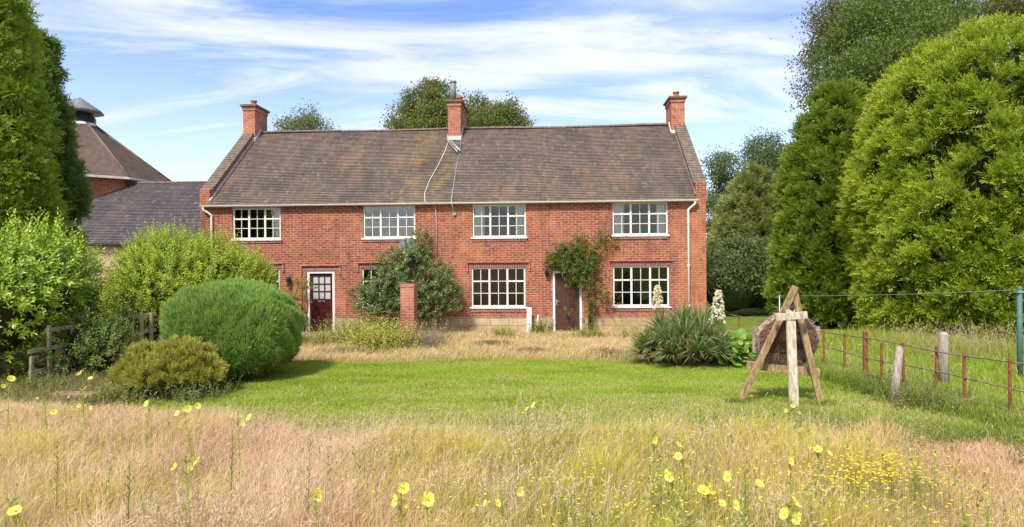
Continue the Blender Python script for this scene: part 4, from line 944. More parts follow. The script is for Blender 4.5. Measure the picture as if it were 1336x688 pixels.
p = on_ground(262, 500); mb = MB(); mb.tube([(0, 0, -0.1), (0.01, 0, 0.45), (0.0, 0.01, 0.93)], 0.011, 6); o = mb.build('marker_stake', GREYWOOD); o.location = p
tag(o, 'thin upright stake between the olive mound and the clipped dome', 'stake')

# ------------------------------------------------------------------ old wooden fence on the left
fa, fb = at(40, 344, 12.35).xy.to_3d(), at(200, 344, 15.0).xy.to_3d(); fd = (fb - fa)
fence = tag(empty('wooden_fence', fa), 'old weathered post and rail fence half buried in shrubs', 'fence')
def fp(t, z): q = fd * t; return (q.x, q.y, z)
for z, w in ((1.10, 0.085), (0.72, 0.075), (0.30, 0.08)):
    m = MB(); m.beam(fp(-0.02 if z < 1 else 0.1, z - 0.08), fp(1.02, z + 0.05), 0.045, w); m.build('rail', OLDFENCE, fence, 0.004)
for t, h, lean in ((0.0, 0.55, 0.03), (0.13, 1.12, 0.0), (0.31, 1.15, -0.03), (0.47, 0.95, 0.02), (0.66, 1.18, 0.0), (0.78, 1.13, 0.04), (0.88, 1.22, 0.02), (0.97, 1.2, 0.03)):
    m = MB(); a, b_ = Vector(fp(t, -0.15)), Vector(fp(t, h)) + Vector((lean, 0.0, 0)); off = Vector((0.02, -0.05, 0)); m.beam(a + off, b_ + off, 0.075, 0.05); m.build('post', OLDFENCE, fence, 0.004)
p = on_ground(98, 520); m = MB(); m.beam((-0.42, 0.10, 0.05), (0.42, -0.05, 0.06), 0.24, 0.09); o = m.build('stone_slab', STONEFLAG, None, 0.012); o.location = p
tag(o, 'flat reddish stone slab on the bare soil by the fence', 'stone slab')

# ------------------------------------------------------------------ planting against the house
def hp(px, py, off):         # a point off metres in front of the facade, by pixel
    n_ = Vector((math.sin(TH), math.cos(TH), 0)); d = at(px, py, 1.0) - Vector((0, 0, EYE)); P0 = Vector((HX, HY, 0)) - n_ * off
    t_ = n_.dot(P0) / n_.dot(d); return Vector((d.x * t_, d.y * t_, EYE + d.z * t_))
def px_blobs(base, lst):
    o = []
    for px, py, rp, off in lst:
        p_ = hp(px, py, off); r = rp / F * p_.y; o.append((p_.x - base[0], p_.y - base[1], p_.z, r, r))
    return o
cb0 = hp(530, 440, 0.9); cb0.z = 0
lst = [(535, 350, 24, 0.7), (515, 375, 26, 0.8), (495, 385, 22, 0.9), (485, 405, 18, 1.0), (560, 380, 24, 0.9), (580, 385, 20, 0.8), (545, 330, 16, 0.5), (510, 345, 18, 0.6), (570, 360, 18, 0.6), (585, 400, 14, 0.8), (535, 395, 28, 0.8), (560, 410, 22, 0.8), (505, 410, 24, 0.9), (548, 312, 9, 0.35), (475, 385, 14, 0.7)]
leafy_shrub('wall_shrub', 'dark glossy shrub trained up the house wall behind the brick pillar', cb0, px_blobs(cb0, lst), 420, 9, 0.24, 0.12, 0.05, (0.085, 0.13, 0.04), (0.15, 0.20, 0.055), (0.25, 0.29, 0.09), 6, 0.3, GLOSSY_LEAF, 0.3)
# climber over the right hand door
c0 = hp(770, 437, 0.35); c0.z = 0
root = tag(empty('door_climber', c0), 'straggling green climber arching over the plain brown door', 'climber'); v = Veg(); mb = MB()
for i, (pth, r0) in enumerate([([(768, 437), (770, 400), (766, 372), (760, 345), (745, 330), (728, 335)], 0.03), ([(770, 437), (773, 395), (776, 360), (772, 335), (785, 318)], 0.022), ([(772, 437), (768, 390), (762, 350), (750, 320), (738, 310)], 0.018), ([(771, 437), (778, 410), (785, 390), (800, 383)], 0.012), ([(775, 345), (790, 322), (815, 312)], 0.01), ([(762, 340), (775, 308), (790, 298)], 0.008), ([(730, 335), (722, 345), (716, 352)], 0.008)]):
    mb.tube([hp(x, y, 0.16 + 0.05 * (k % 2)) - c0 for k, (x, y) in enumerate(pth)], [r0 * (1 - 0.6 * k / len(pth)) for k in range(len(pth))], 6)
mb.build('stems', BARK, root)
for px, py, r, k, ca, cb in [(745, 335, 16, 120, 0, 0), (730, 340, 12, 70, 0, 0), (758, 345, 14, 90, 0, 0), (765, 325, 12, 60, 1, 0), (775, 340, 10, 50, 0, 0), (755, 362, 12, 70, 0, 0), (738, 352, 10, 50, 0, 0), (722, 338, 9, 55, 1, 0), (735, 326, 9, 60, 0, 0), (752, 328, 10, 60, 0, 0), (772, 372, 9, 45, 1, 0), (773, 400, 8, 40, 1, 0), (790, 385, 9, 25, 1, 0), (782, 318, 11, 30, 1, 0), (800, 314, 9, 18, 1, 0), (745, 365, 8, 20, 0, 0), (765, 358, 10, 45, 0, 0), (800, 395, 7, 10, 1, 0), (770, 420, 8, 22, 1, 0), (752, 310, 8, 16, 1, 0), (785, 305, 8, 12, 1, 0), (742, 406, 5, 8, 0, 0), (718, 345, 6, 14, 1, 0)]:
    p_ = np.array(hp(px, py, 0.22) - c0); rr = r / F * 20.6; P = p_ + rng.normal(size=(k, 3)) * np.array((rr * 0.55, 0.09, rr * 0.55)); D = unit(rng.normal(size=(k, 3)) * np.array((1, 0.6, 0.8)) + np.array((0, -0.5, 0.1)))
    A_, B_ = ((0.10, 0.15, 0.03), (0.18, 0.24, 0.045)) if not ca else ((0.12, 0.15, 0.025), (0.22, 0.23, 0.04))
    shoots(v, P, D, 0.2 * rng.uniform(0.5, 1.3, k), 7, 0.085, 0.045, A_, B_, (0.24, 0.26, 0.06) if ca else (0.17, 0.21, 0.05), 0.9, 0.005, droop=0.15)
v.build('foliage', LEAF, root)
# yellow green shrub by the glazed door
c0 = hp(392, 432, 0.7); c0.z = 0
leafy_shrub('door_shrub', 'thin yellow green shrub at the left of the maroon glazed door', c0, px_blobs(c0, [(388, 378, 9, 0.6), (395, 372, 8, 0.6), (392, 395, 8, 0.7), (386, 412, 9, 0.8), (404, 380, 7, 0.5), (396, 425, 8, 0.8), (380, 395, 8, 0.9)]), 520, 8, 0.2, 0.08, 0.032, (0.12, 0.15, 0.025), (0.20, 0.21, 0.035), (0.30, 0.28, 0.06), 6, 0.2, None, 0.5)
# weeds
def weed(label, px, py, D, r, h, n, ca, cb, tip, L=0.07, W=0.028, name='weed_clump', group=None, dens=1.0):
    p_ = at(px, py, D); p_.z = 0; v = Veg(); k = int(n * dens)
    P = np.stack([rng.normal(size=k) * r * 0.5, rng.normal(size=k) * r * 0.4, np.zeros(k)], 1); D_ = unit(P * 0.8 / max(r, 0.1) * 0.6 + np.array((0, 0, 1.0)) + rng.normal(size=(k, 3)) * 0.25)
    shoots(v, P, D_, h * rng.uniform(0.5, 1.15, k), 12, L, W, ca, cb, tip, 0.85, 0.007, (0.14, 0.13, 0.04))
    o_ = v.build(name, LEAF); o_.location = p_; return tag(o_, label, 'weeds', group)
G1, G2, G3 = (0.19, 0.22, 0.04), (0.31, 0.31, 0.06), (0.45, 0.42, 0.10)
weed('yellow green weeds in front of the brick pillar', 500, 440, 17.0, 0.95, 0.78, 380, (0.24, 0.28, 0.04), (0.40, 0.40, 0.06), (0.60, 0.55, 0.11), 0.10, 0.042)
weed('low leafy weeds left of the brick pillar by the old path', 466, 430, 18.2, 0.9, 0.8, 280, (0.14, 0.20, 0.04), (0.24, 0.29, 0.06), (0.38, 0.40, 0.10), 0.10, 0.042)
weed('bright green weeds beside the plain brown door', 706, 430, 20.2, 0.28, 0.5, 70, (0.12, 0.17, 0.025), (0.20, 0.24, 0.03), (0.33, 0.36, 0.05), 0.08, 0.04)
weed('scrubby weeds below the middle lower window', 655, 440, 19.6, 0.35, 0.38, 100, G1, G2, G3)
weed('faded pinkish dead flowers right of the brick pillar', 557, 445, 17.2, 0.6, 0.75, 200, (0.30, 0.19, 0.13), (0.40, 0.28, 0.20), (0.50, 0.36, 0.27), 0.06, 0.03)
weed('grey leaved plant below the dead flowers by the pillar', 558, 455, 16.6, 0.3, 0.4, 60, (0.17, 0.19, 0.13), (0.27, 0.28, 0.20), (0.36, 0.36, 0.27))
weed('small green weed on the dry strip left of the weedy pillar', 420, 450, 17.6, 0.3, 0.35, 110, G1, G2, G3)
weed('green tuft at the dry strip edge under the climber', 770, 440, 19.5, 0.5, 0.32, 110, G1, G2, G3)
weed('green weeds between the yucca and the stone plinth', 822, 430, 18.6, 0.45, 0.5, 70, G1, G2, G3)
weed('grey green weeds at the foot of the olive mound', 255, 510, 10.9, 0.55, 0.33, 110, (0.12, 0.16, 0.04), (0.19, 0.22, 0.07), (0.28, 0.31, 0.11), 0.06, 0.025)
weed('broad leaved green weed at the left foot of the olive mound', 150, 510, 10.6, 0.5, 0.36, 90, (0.13, 0.17, 0.03), (0.21, 0.24, 0.05), (0.31, 0.33, 0.08), 0.07, 0.03)
weed('low weeds under the leafy shrub at the fence post', 60, 510, 11.6, 0.9, 0.35, 160, (0.11, 0.15, 0.03), (0.18, 0.21, 0.045), (0.28, 0.30, 0.08), 0.06, 0.025)
weed('scrubby dark weeds along the foot of the rusty fence', 1215, 500, 9.9, 0.75, 0.42, 190, (0.10, 0.125, 0.03), (0.19, 0.19, 0.055), (0.32, 0.28, 0.12), 0.055, 0.02)
weed('dark green weeds by the leaning post', 1150, 500, 10.9, 0.7, 0.35, 150, (0.07, 0.11, 0.02), (0.13, 0.17, 0.03), (0.2, 0.25, 0.05), 0.055, 0.02)
# brick pillar
pc0 = at(534, 450, 17.75); pc0.z = 0
m = MB(); m.box(-0.195, 0.195, -0.195, 0.195, -0.2, 1.66); m.box(-0.21, 0.21, -0.21, 0.21, 0.002, 0.22)
pil = tag(empty('brick_pillar', pc0, R(-6)), 'free standing worn brick pillar in front of the dark wall shrub', 'pillar'); m.build('shaft', CHIMBRICK, pil)
m = MB(); m.box(-0.21, 0.21, -0.21, 0.21, 1.662, 1.74); m.build('cap', CHIMBRICK, pil, 0.01)
# low rail left of the pillar
m = MB(); a = at(468, 414, 18.2); b_ = at(522, 416, 18.0); m.tube([a - a, b_ - a], 0.018, 6); m.tube([(0, 0, 0), (0, 0, -a.z - 0.1)], 0.016, 6); m.tube([b_ - a, (b_ - a) - Vector((0, 0, b_.z + 0.1))], 0.016, 6)
o = m.build('rusty_rail', RUST); o.location = a; tag(o, 'thin rusty rail running into the left of the brick pillar', 'rail')
# pale boards by the middle window
p = hp(692, 430, 0.35); p.z = 0
bd = tag(empty('pale_board', p), 'pale flaking board standing against the wall right of the middle window', 'board')
m = MB(); m.beam((-0.05, -0.02, -0.05), (-0.03, 0.12, 0.86), 0.17, 0.03, (0, 1, 0)); m.build('plank', MORTAR, bd, 0.003); m = MB(); m.beam((0.18, -0.02, -0.05), (0.26, 0.1, 0.62), 0.05, 0.03, (0, 1, 0)); m.build('batten', MORTAR, bd, 0.003)

# ------------------------------------------------------------------ yucca and broad leaved plant
yc = at(893, 344, 14.3).xy.to_3d()
yuc = tag(empty('yucca', yc), 'spiky grey green yucca clump with cream flower spikes near the house corner', 'yucca'); v = Veg()
heads = [(-0.75, 0.0, 0.35), (-0.45, -0.25, 0.55), (-0.1, -0.3, 0.62), (0.3, -0.25, 0.58), (0.65, -0.05, 0.42), (-0.45, 0.25, 0.72), (0.0, 0.2, 0.88), (0.4, 0.25, 0.78), (-0.9, 0.1, 0.2), (0.85, 0.1, 0.25), (0.1, -0.55, 0.3), (-0.4, -0.5, 0.28), (0.55, -0.45, 0.28)]
for hx, hy, hz in heads:
    k = 150; d = rand_dirs(k); d[:, 2] = np.abs(d[:, 2]) * 1.1 - 0.15; d = unit(d); d = unit(d + np.array((hx * 0.35, hy * 0.35, 0.1)))
    Ln = rng.uniform(0.42, 0.66, k)[:, None]; P = np.array((hx, hy, hz)) + d * 0.04; M = P + d * Ln * 0.55; dr = np.where(d[:, 2:] < 0.35, 0.20, 0.05) * Ln
    T_ = P + d * Ln; T_[:, 2:] -= dr; T_[:, 2] = np.maximum(T_[:, 2], 0.02); M[:, 2] = np.maximum(M[:, 2], 0.02)
    u = rng.rand(k); c = col_mix((0.13, 0.19, 0.05), (0.27, 0.33, 0.09), u); dead = (d[:, 2] < 0.12) & (rng.rand(k) < 0.35) | (rng.rand(k) < 0.03)
    c = np.where(dead[:, None], np.array((0.36, 0.26, 0.14)) * rng.uniform(0.6, 1.1, (k, 1)), c); S = unit(np.cross(d, np.array((0, 0, 1.0))) + rng.normal(size=(k, 3)) * 0.3)
    v.blade(P, M, T_, S, rng.uniform(0.028, 0.04, k), c * 0.9, np.where(dead[:, None], c, c * 0.75 + np.array((0.2, 0.22, 0.11)) * 0.25), 0.9, 0.06)
v.build('leaves', GLOSSY_LEAF, yuc)
mb = MB()
for hx, hy, hz in heads: mb.tube([(hx * 0.5, hy * 0.5, -0.1), (hx, hy, hz)], 0.05, 7)
mb.build('stems', BARK, yuc)
def flower_spike(px, py0, py1, D, sp):
    a, b_ = at(px, py1, D), at(px + 1, py0, D); a, b_ = a - yc, b_ - yc
    m = MB(); m.tube([a - Vector((0, 0, 0.9)), a, b_], [0.016, 0.012, 0.005], 6); st = m.build('flower_spike', GREENPOLE if False else LEAFSTEM, yuc)
    k = int(170 * sp); t_ = rng.rand(k); ang_ = rng.uniform(0, 6.28, k); rr = (0.16 * (1 - t_) ** 0.7 + 0.03) * sp; H_ = (b_ - a)
    P = np.array(a) + t_[:, None] * np.array(H_) + np.stack([np.cos(ang_) * rr, np.sin(ang_) * rr, 0 * rr], 1)
    fv = Veg()
    for q in range(4):
        D_ = unit(np.stack([np.cos(ang_ + q * 1.57), np.sin(ang_ + q * 1.57), -0.9 + 0 * ang_], 1) + rng.normal(size=(k, 3)) * 0.3); c = col_mix((0.70, 0.62, 0.40), (0.80, 0.76, 0.58), rng.rand(k))
        fv.leaf(P, D_, perp(D_), rng.uniform(0.045, 0.07, k), 0.04, c, None, 0.2)
    fv.build('blossom', PETAL, st)
LEAFSTEM = plain('green_stem', (0.20, 0.24, 0.07), 0.6, 0.3, 10)
flower_spike(857, 372, 403, 14.6, 0.62); flower_spike(936, 378, 420, 14.2, 0.85)
bg0 = at(964, 344, 14.2).xy.to_3d(); v = Veg(); k = 240
P = np.stack([rng.normal(size=k) * 0.26 + 0.02, rng.normal(size=k) * 0.22, rng.uniform(0.02, 1, k) ** 0.8 * 0.62], 1); P[:, 2] *= np.exp(-(P[:, 0] / 0.5) ** 2)
tocam = np.array((-0.2, -0.75, 0.75)); D = unit(P * np.array((1.5, 1.5, 0)) + np.array((0, -0.35, 0.12)) + rng.normal(size=(k, 3)) * 0.5); S = unit(np.cross(D, unit(tocam + rng.normal(size=(k, 3)) * 0.35))); L_ = rng.uniform(0.13, 0.24, k)
c = col_mix((0.13, 0.24, 0.03), (0.27, 0.40, 0.05), rng.rand(k)); c = np.where(rng.rand(k, 1) < 0.06, np.array((0.42, 0.38, 0.06)), c)
Nn = np.cross(D, S); n8 = 8
for q in range(n8):   # round blades of eight lobes each
    a0, a1_ = 2 * math.pi * q / n8, 2 * math.pi * (q + 1) / n8; am = (a0 + a1_) / 2
    ctr = P + D * (L_ * 0.5)[:, None]; e = lambda a: ctr + (D * math.cos(a) + S * math.sin(a) * 0.8) * (L_ * 0.5)[:, None] + Nn * (L_ * 0.10)[:, None]
    vv = np.stack([ctr, e(a0), e(am), e(a1_)], 1); v._push(vv, np.arange(k * 4), np.repeat(c[:, None], 4, 1) * np.array([1.1, 1, 1, 1])[None, :, None])
v.blade(P * np.array((0.7, 0.7, 0)), P * np.array((0.9, 0.9, 0.6)), P, perp(D), 0.012, np.array((0.2, 0.24, 0.08)), np.array((0.15, 0.2, 0.05)))
o = v.build('broad_leaved_plant', GLOSSY_LEAF); o.location = bg0; tag(o, 'glossy broad leaved green plant between the yucca and the round target', 'plant')

# ------------------------------------------------------------------ easel with round target
e0 = Vector((4.45, 9.95, 0)); easel = tag(empty('target_easel', e0), 'wooden three legged easel on the lawn holding the round brown target', 'easel')
F1, F2, F3 = Vector((3.69, 10.3, -0.06)), Vector((4.93, 10.02, -0.06)), Vector((4.28, 9.56, -0.06))
AP = at(1037, 376, 9.98)
m = MB(); d_ = (AP - F1).normalized(); m.beam(F1 - e0, AP + d_ * 0.03 - e0, 0.10, 0.05, (0, 1, 0.2)); m.build('leg', PINE, easel, 0.005)
m = MB(); m.beam(F2 - e0, AP + Vector((0.0, 0.056, 0)) - e0, 0.10, 0.05, (0, 1, 0.2)); m.build('leg', PINE, easel, 0.005)
m = MB(); m.beam(F3 - e0, at(1031, 404, 9.90) - e0, 0.135, 0.055, (0, 1, 0.1)); m.build('leg', PALEWOOD, easel, 0.005)
m = MB(); m.beam(at(1011.5, 414.5, 9.88) - e0, at(1053, 411, 9.82) - e0, 0.11, 0.06, (0, 1, 0)); m.build('crossbar', PALEWOOD, easel, 0.005)
m = MB(); m.tube([at(1033, 404, 9.86) - e0, at(1033, 400, 9.98) - e0], 0.03, 8); m.build('bolt', BLACKM, easel)
m = MB(); m.beam(at(974, 476, 10.50) - e0, at(1069, 486, 10.22) - e0, 0.13, 0.12, (0, 0, 1)); m.build('ledge', PINE, easel, 0.006)
tm, ns, ls, b = new_mat('straw_boss'); tco = N(ns, 'ShaderNodeTexCoord'); sx = N(ns, 'ShaderNodeMapping'); sx.inputs['Scale'].default_value = (1.0, 1, 2.5); ls.new(tco.outputs['Object'], sx.inputs[0])
f1 = noise_of(ns, ls, sx.outputs[0], 5.0, 7, 0.75); f2 = noise_of(ns, ls, sx.outputs[0], 13, 5, 0.7)
c1 = mixrgb(ns, ls, mrange(ns, ls, f1, 0.35, 0.65), (0.07, 0.036, 0.024), (0.21, 0.11, 0.07)); c1 = mixrgb(ns, ls, mrange(ns, ls, f2, 0.54, 0.70, 0, 0.8), c1, (0.40, 0.27, 0.17))
ls.new(c1, b.inputs['Base Color']); b.inputs['Roughness'].default_value = 0.95; bn = N(ns, 'ShaderNodeBump'); bn.inputs['Strength'].default_value = 0.9; bn.inputs['Distance'].default_value = 0.03; ls.new(f1, bn.inputs['Height']); ls.new(bn.outputs[0], b.inputs['Normal'])
RIM = plain('frayed_sacking', (0.40, 0.32, 0.25), 0.95, 0.0, 14, 0.05, 0, (0.13, 0.085, 0.06), 0.8)
tc0 = at(1025, 444, 10.36); tax = Vector((-0.02, -0.97, -0.20)).normalized()
targ = tag(empty('round_target', tc0), 'weathered dark brown straw target with frayed pale rim resting on the easel', 'target')
a1 = tax.cross(Vector((0, 0, 1))).normalized(); a2 = a1.cross(tax).normalized(); TR, nn = 0.50, 56
def rimr(q, s): return TR * (0.94 + 0.11 * noise2(math.cos(q) * 3 + 9, math.sin(q) * 3 + s) + 0.02 * noise2(math.cos(q) * 9, math.sin(q) * 9))
fm_ = MB()
for q in range(nn):
    qa, qb = 2 * math.pi * q / nn, 2 * math.pi * (q + 1) / nn; pt = lambda a, r_, dz: tuple((a1 * math.cos(a) + a2 * math.sin(a)) * float(rimr(a, 1)) * r_ + tax * dz)
    for r0, r1, z0, z1 in ((0.02, 0.35, 0.125, 0.12), (0.35, 0.7, 0.12, 0.115), (0.7, 0.95, 0.115, 0.10)): fm_.face([pt(qa, r0, z0), pt(qa, r1, z1), pt(qb, r1, z1), pt(qb, r0, z0)], True)
    for r0, r1 in ((0.95, 0.02),): fm_.face([pt(qa, r0, -0.05), pt(qa, r1, -0.055), pt(qb, r1, -0.055), pt(qb, r0, -0.05)], True)
fm_.build('face', tm, targ)
m = MB()
for q in range(nn):
    qa, qb = 2 * math.pi * q / nn, 2 * math.pi * (q + 1) / nn
    for r0, r1, z0, z1 in ((0.95, 1.0, 0.10, 0.07), (1.0, 1.015, 0.07, 0.02), (1.015, 1.0, 0.02, -0.02), (1.0, 0.95, -0.02, -0.05)): m.face([pt(qa, r0, z0), pt(qa, r1, z1), pt(qb, r1, z1), pt(qb, r0, z0)], True)
m.build('rim', RIM, targ)
v = Veg(); k = 420; qa = rng.uniform(0, 6.28, k); A1, A2, TX = np.array(a1), np.array(a2), np.array(tax)
O = A1 * np.cos(qa)[:, None] + A2 * np.sin(qa)[:, None]; P = O * TR * 0.985 + TX * rng.uniform(-0.045, 0.09, k)[:, None]; D = unit(O + rng.normal(size=(k, 3)) * 0.9); v.leaf(P, D, perp(D), rng.uniform(0.02, 0.07, k), 0.012, col_mix((0.16, 0.10, 0.06), (0.55, 0.45, 0.36), rng.rand(k)))
k = 1500; P = TX * 0.122 + (A1 * rng.normal(size=(k, 1)) + A2 * rng.normal(size=(k, 1))) * 0.2; D = unit(rng.normal(size=(k, 3)) + TX * 0.25 + np.array((0, 0, -0.3))); v.leaf(P, D, perp(D), rng.uniform(0.03, 0.09, k), 0.010, col_mix((0.10, 0.055, 0.035), (0.46, 0.31, 0.20), rng.rand(k) ** 2))
v.build('straw', DRY, targ)
for px, py, h_ in ((984, 428, 0.42), (1067, 428, 0.22)):
    a = at(px, py, 10.62) - tc0; m = MB(); m.beam(a - Vector((0, 0, h_)), a + Vector((0, 0, 0.02)), 0.06, 0.03, (0, 1, 0)); m.build('side_slat', GREYWOOD, targ, 0.003)

# ------------------------------------------------------------------ fence, posts and clothes line on the right
def fence_x(y): return 6.38 + (13.0 - y) * 0.13
def y_at_px(px):
    k = (px - 668) / F; return (6.38 + 13.0 * 0.13) / (k + 0.13)
f0 = Vector((fence_x(8.0), 8.0, 0)); rf_ = tag(empty('iron_fence', f0), 'rusty iron estate fence along the right side of the lawn', 'fence')
ys_ = [16.5, 15.0, 13.8, y_at_px(1075), y_at_px(1101), y_at_px(1128), y_at_px(1149), y_at_px(1179), y_at_px(1219), y_at_px(1257), y_at_px(1317), 7.6, 6.6]
tops = [.88, .88, .88, .90, .89, .99, .82, .90, .93, .91, .93, .92, .92]
for y, zt in zip(ys_, tops):
    m = MB(); w = 0.07 if zt > 0.98 else 0.038; m.beam(Vector((fence_x(y), y, -0.2)) - f0, Vector((fence_x(y) + rnd.uniform(-0.03, 0.03), y, zt)) - f0, w, 0.022 if w < 0.05 else 0.05, (0, 1, 0)); m.build('upright', RUST, rf_)
for z, r_ in ((0.865, 0.013), (0.52, 0.012), (0.20, 0.012)):
    m = MB(); pts = []
    for k_, y in enumerate(np.linspace(17, 6.2, 28)): pts.append(Vector((fence_x(y) + 0.012 * math.sin(k_ * 1.3), y, z + 0.015 * math.sin(k_ * 0.9 + z * 9))) - f0)
    m.tube(pts, r_, 7); m.build('rail', RUSTRAIL, rf_)
m = MB(); a = at(1174, 452, 10.35); b_ = at(1165, 498, 10.2); b_.z = -0.1; m.tube([b_ - b_, (a - b_) * 0.5, (a - b_) * 0.96, a - b_], [0.075, 0.066, 0.06, 0.035], 9); o = m.build('leaning_post', GREYWOOD); o.location = b_; tag(o, 'short leaning weathered wooden post against the rusty fence', 'post')
a = at(1231, 433, 11.4); m = MB(); m.tube([(0, 0, -0.2), (0, 0, 0.6), (0, 0, a.z - 0.06), (0, 0, a.z - 0.015), (0, 0, a.z)], [0.085, 0.083, 0.08, 0.062, 0.02], 12); o = m.build('round_post', GREYWOOD); o.location = (a.x, a.y, 0); tag(o, 'upright pale round topped wooden post beyond the rusty fence', 'post')
a = at(1330, 376, 12.0); m = MB(); m.tube([(0, 0, -0.2), (0, 0, a.z)], 0.045, 12); m.lathe([(0.05, a.z - 0.02), (0.05, a.z + 0.02), (0.0, a.z + 0.03)], (0, 0, 0), 12); 
gp = tag(empty('line_post', (a.x, a.y, 0)), 'green metal clothes line post at the right frame edge', 'post'); m.build('pole', GREENPOLE, gp); m = MB(); m.box(-0.07, 0.07, -0.055, 0.055, a.z - 0.09, a.z - 0.05); m.build('bracket', METAL, gp)
b_ = at(1017, 386, 16.0); m = MB(); m.tube([(0, 0, -0.2), (0, 0, b_.z + 0.02)], 0.018, 8); o = m.build('thin_line_post', METAL); o.location = (b_.x, b_.y, 0); tag(o, 'thin metal clothes line post just behind the round target', 'post')
m = MB(); a = Vector((a.x, a.y, a.z - 0.03)); pts = [b_.lerp(a, t_) - Vector((0, 0, 0.10 * 4 * t_ * (1 - t_) * 0.4)) - b_ for t_ in np.linspace(0, 1, 16)]; m.tube(pts, 0.005, 6); o = m.build('clothes_line', WIRE); o.location = b_; tag(o, 'grey clothes line wire stretched between the green pole and the thin post', 'wire')

# ------------------------------------------------------------------ grass
def grass(n, x, y, h, lean, w, ca, cb, ta, tb, u, mid=0.8, seeds=0.0, seedc=((0.55, 0.40, 0.26), (0.70, 0.58, 0.40)), wind=(0.25, 0.0), seedl=0.07, panicle=0):
    v = Veg(); P = np.stack([x, y, ground_z(x, y)], 1); a = rng.uniform(0, 6.28, n); d = np.stack([np.cos(a) + wind[0] * 2, np.sin(a) + wind[1] * 2, 0 * a], 1); ln = lean * np.abs(rng.normal(size=n)) ** 0.8
    M = P + d * (h * ln * 0.35)[:, None]; M[:, 2] += h * 0.62; T_ = P + d * (h * ln)[:, None]; T_[:, 2] += h * np.sqrt(np.clip(1 - 0.45 * ln ** 2, 0.15, 1))
    c = col_mix(ca, cb, u); t = col_mix(ta, tb, u); j = rng.uniform(0.75, 1.25, (n, 1)); S = np.stack([np.cos(a * 3.7), np.sin(a * 3.7) * 0.5, 0 * a], 1)
    v.blade(P, M, T_, unit(S + 1e-6), w, c * j, t * j, mid)
    if seeds:
        k = rng.rand(n) < seeds; D = unit(T_[k] - M[k] + rng.normal(size=(k.sum(), 3)) * 0.05); cc = col_mix(seedc[0], seedc[1], rng.rand(k.sum()))
        for q in range(3):
            dq = unit(D + rng.normal(size=D.shape) * 0.12); v.leaf(T_[k] - D * 0.01 * q, dq, perp(D), seedl * rng.uniform(0.6, 1.3, k.sum()), 0.0055, cc)
    for q in range(panicle):
        b_ = unit(M - T_); dq = unit(-b_ * 0.9 + rng.normal(size=P.shape) * 0.45); cc = col_mix(seedc[0], seedc[1], rng.rand(n))
        v.leaf(T_ + b_ * (0.012 * q + 0.01 * rng.rand(n))[:, None], dq, perp(dq), rng.uniform(0.02, 0.038, n) * (1 - 0.03 * abs(q - 5)), 0.008, cc)
    return v
# the uncut meadow in the foreground
def wedge(n, d0, d1, x0=-60, x1=1400, pw=1.0):
    d = d0 + (d1 - d0) * rng.rand(n) ** pw; px = rng.uniform(x0, x1, n); return (px - 668) / F * d, d
STRAW_A, STRAW_B = (0.62, 0.36, 0.20), (0.80, 0.61, 0.39)
x, y = wedge(330000, 2.7, 12.2, pw=0.8)
px = 668 + F * x / y
edge = meadow_edge(x); short = sstep(0.58, 0.66, x / y) * sstep(9.3, 8.8, y)
keep = (y < edge + 0.5 * (rng.rand(len(x)) - 0.5)) & (rng.rand(len(x)) < np.where(y < 4, 0.7, 1) * (0.35 + 1.3 * sstep(0.3, 0.6, fbm(x * 2.3 + 9, y * 2.3, 3)))) & (x > -10)
x, y, px, edge, short = x[keep], y[keep], px[keep], edge[keep], short[keep]
gsr = green_share(x, y); isg = rng.rand(len(x)) < gsr * 0.8
hgt = (0.12 + 0.52 * fbm(x * 1.3, y * 1.3, 3)) * rng.uniform(0.55, 1.25, len(x)) * (1 - 0.65 * short) * (1 - 0.65 * sstep(1.6, -0.2, edge - y)) * (1 - 0.3 * sstep(-4.5, -6.5, x))
s_ = ~isg; ns_ = s_.sum()
v = grass(ns_, x[s_], y[s_], hgt[s_], 0.75, rng.uniform(0.0022, 0.0045, ns_), (0.44, 0.27, 0.10), STRAW_A, (0.74, 0.46, 0.27), (0.88, 0.74, 0.52), np.clip(rng.rand(ns_) * 0.7 + (fbm(x[s_] * 0.9 + 40, y[s_] * 0.9, 3) - 0.5) * 1.6 + 0.15, 0, 1), seeds=0.10, seedc=((0.55, 0.34, 0.20), (0.66, 0.48, 0.32)), seedl=0.05)
tag(v.build('dry_meadow_grass', DRY), kind='stuff', label='bleached straw coloured long grass across the foreground', cat='grass')
s_ = isg; ns_ = s_.sum()
v = grass(ns_, x[s_], y[s_], hgt[s_] * 1.05, 0.5, rng.uniform(0.003, 0.006, ns_), (0.22, 0.27, 0.02), (0.40, 0.36, 0.04), (0.56, 0.53, 0.04), (0.84, 0.68, 0.12), rng.rand(ns_), seeds=0.05)
tag(v.build('green_meadow_grass', LEAF), kind='stuff', label='yellow green long grass among the dry foreground grass', cat='grass')
n = 9000; x, y = wedge(n, 2.9, 9.0, pw=0.85); k = (y < meadow_edge(x) - 0.2) & (x > -9); x, y = x[k], y[k]; n = len(x)
v = grass(n, x, y, rng.uniform(0.35, 0.62, n) * (1 - 0.5 * sstep(0.58, 0.66, x / y)), 1.25, rng.uniform(0.0018, 0.0032, n), (0.55, 0.38, 0.2), (0.5, 0.40, 0.16), (0.84, 0.68, 0.48), (0.74, 0.62, 0.36), rng.rand(n), seeds=0.12, seedl=0.05)
tag(v.build('fallen_stalks', DRY), kind='stuff', label='long bleached stalks leaning and tangled through the meadow', cat='grass')
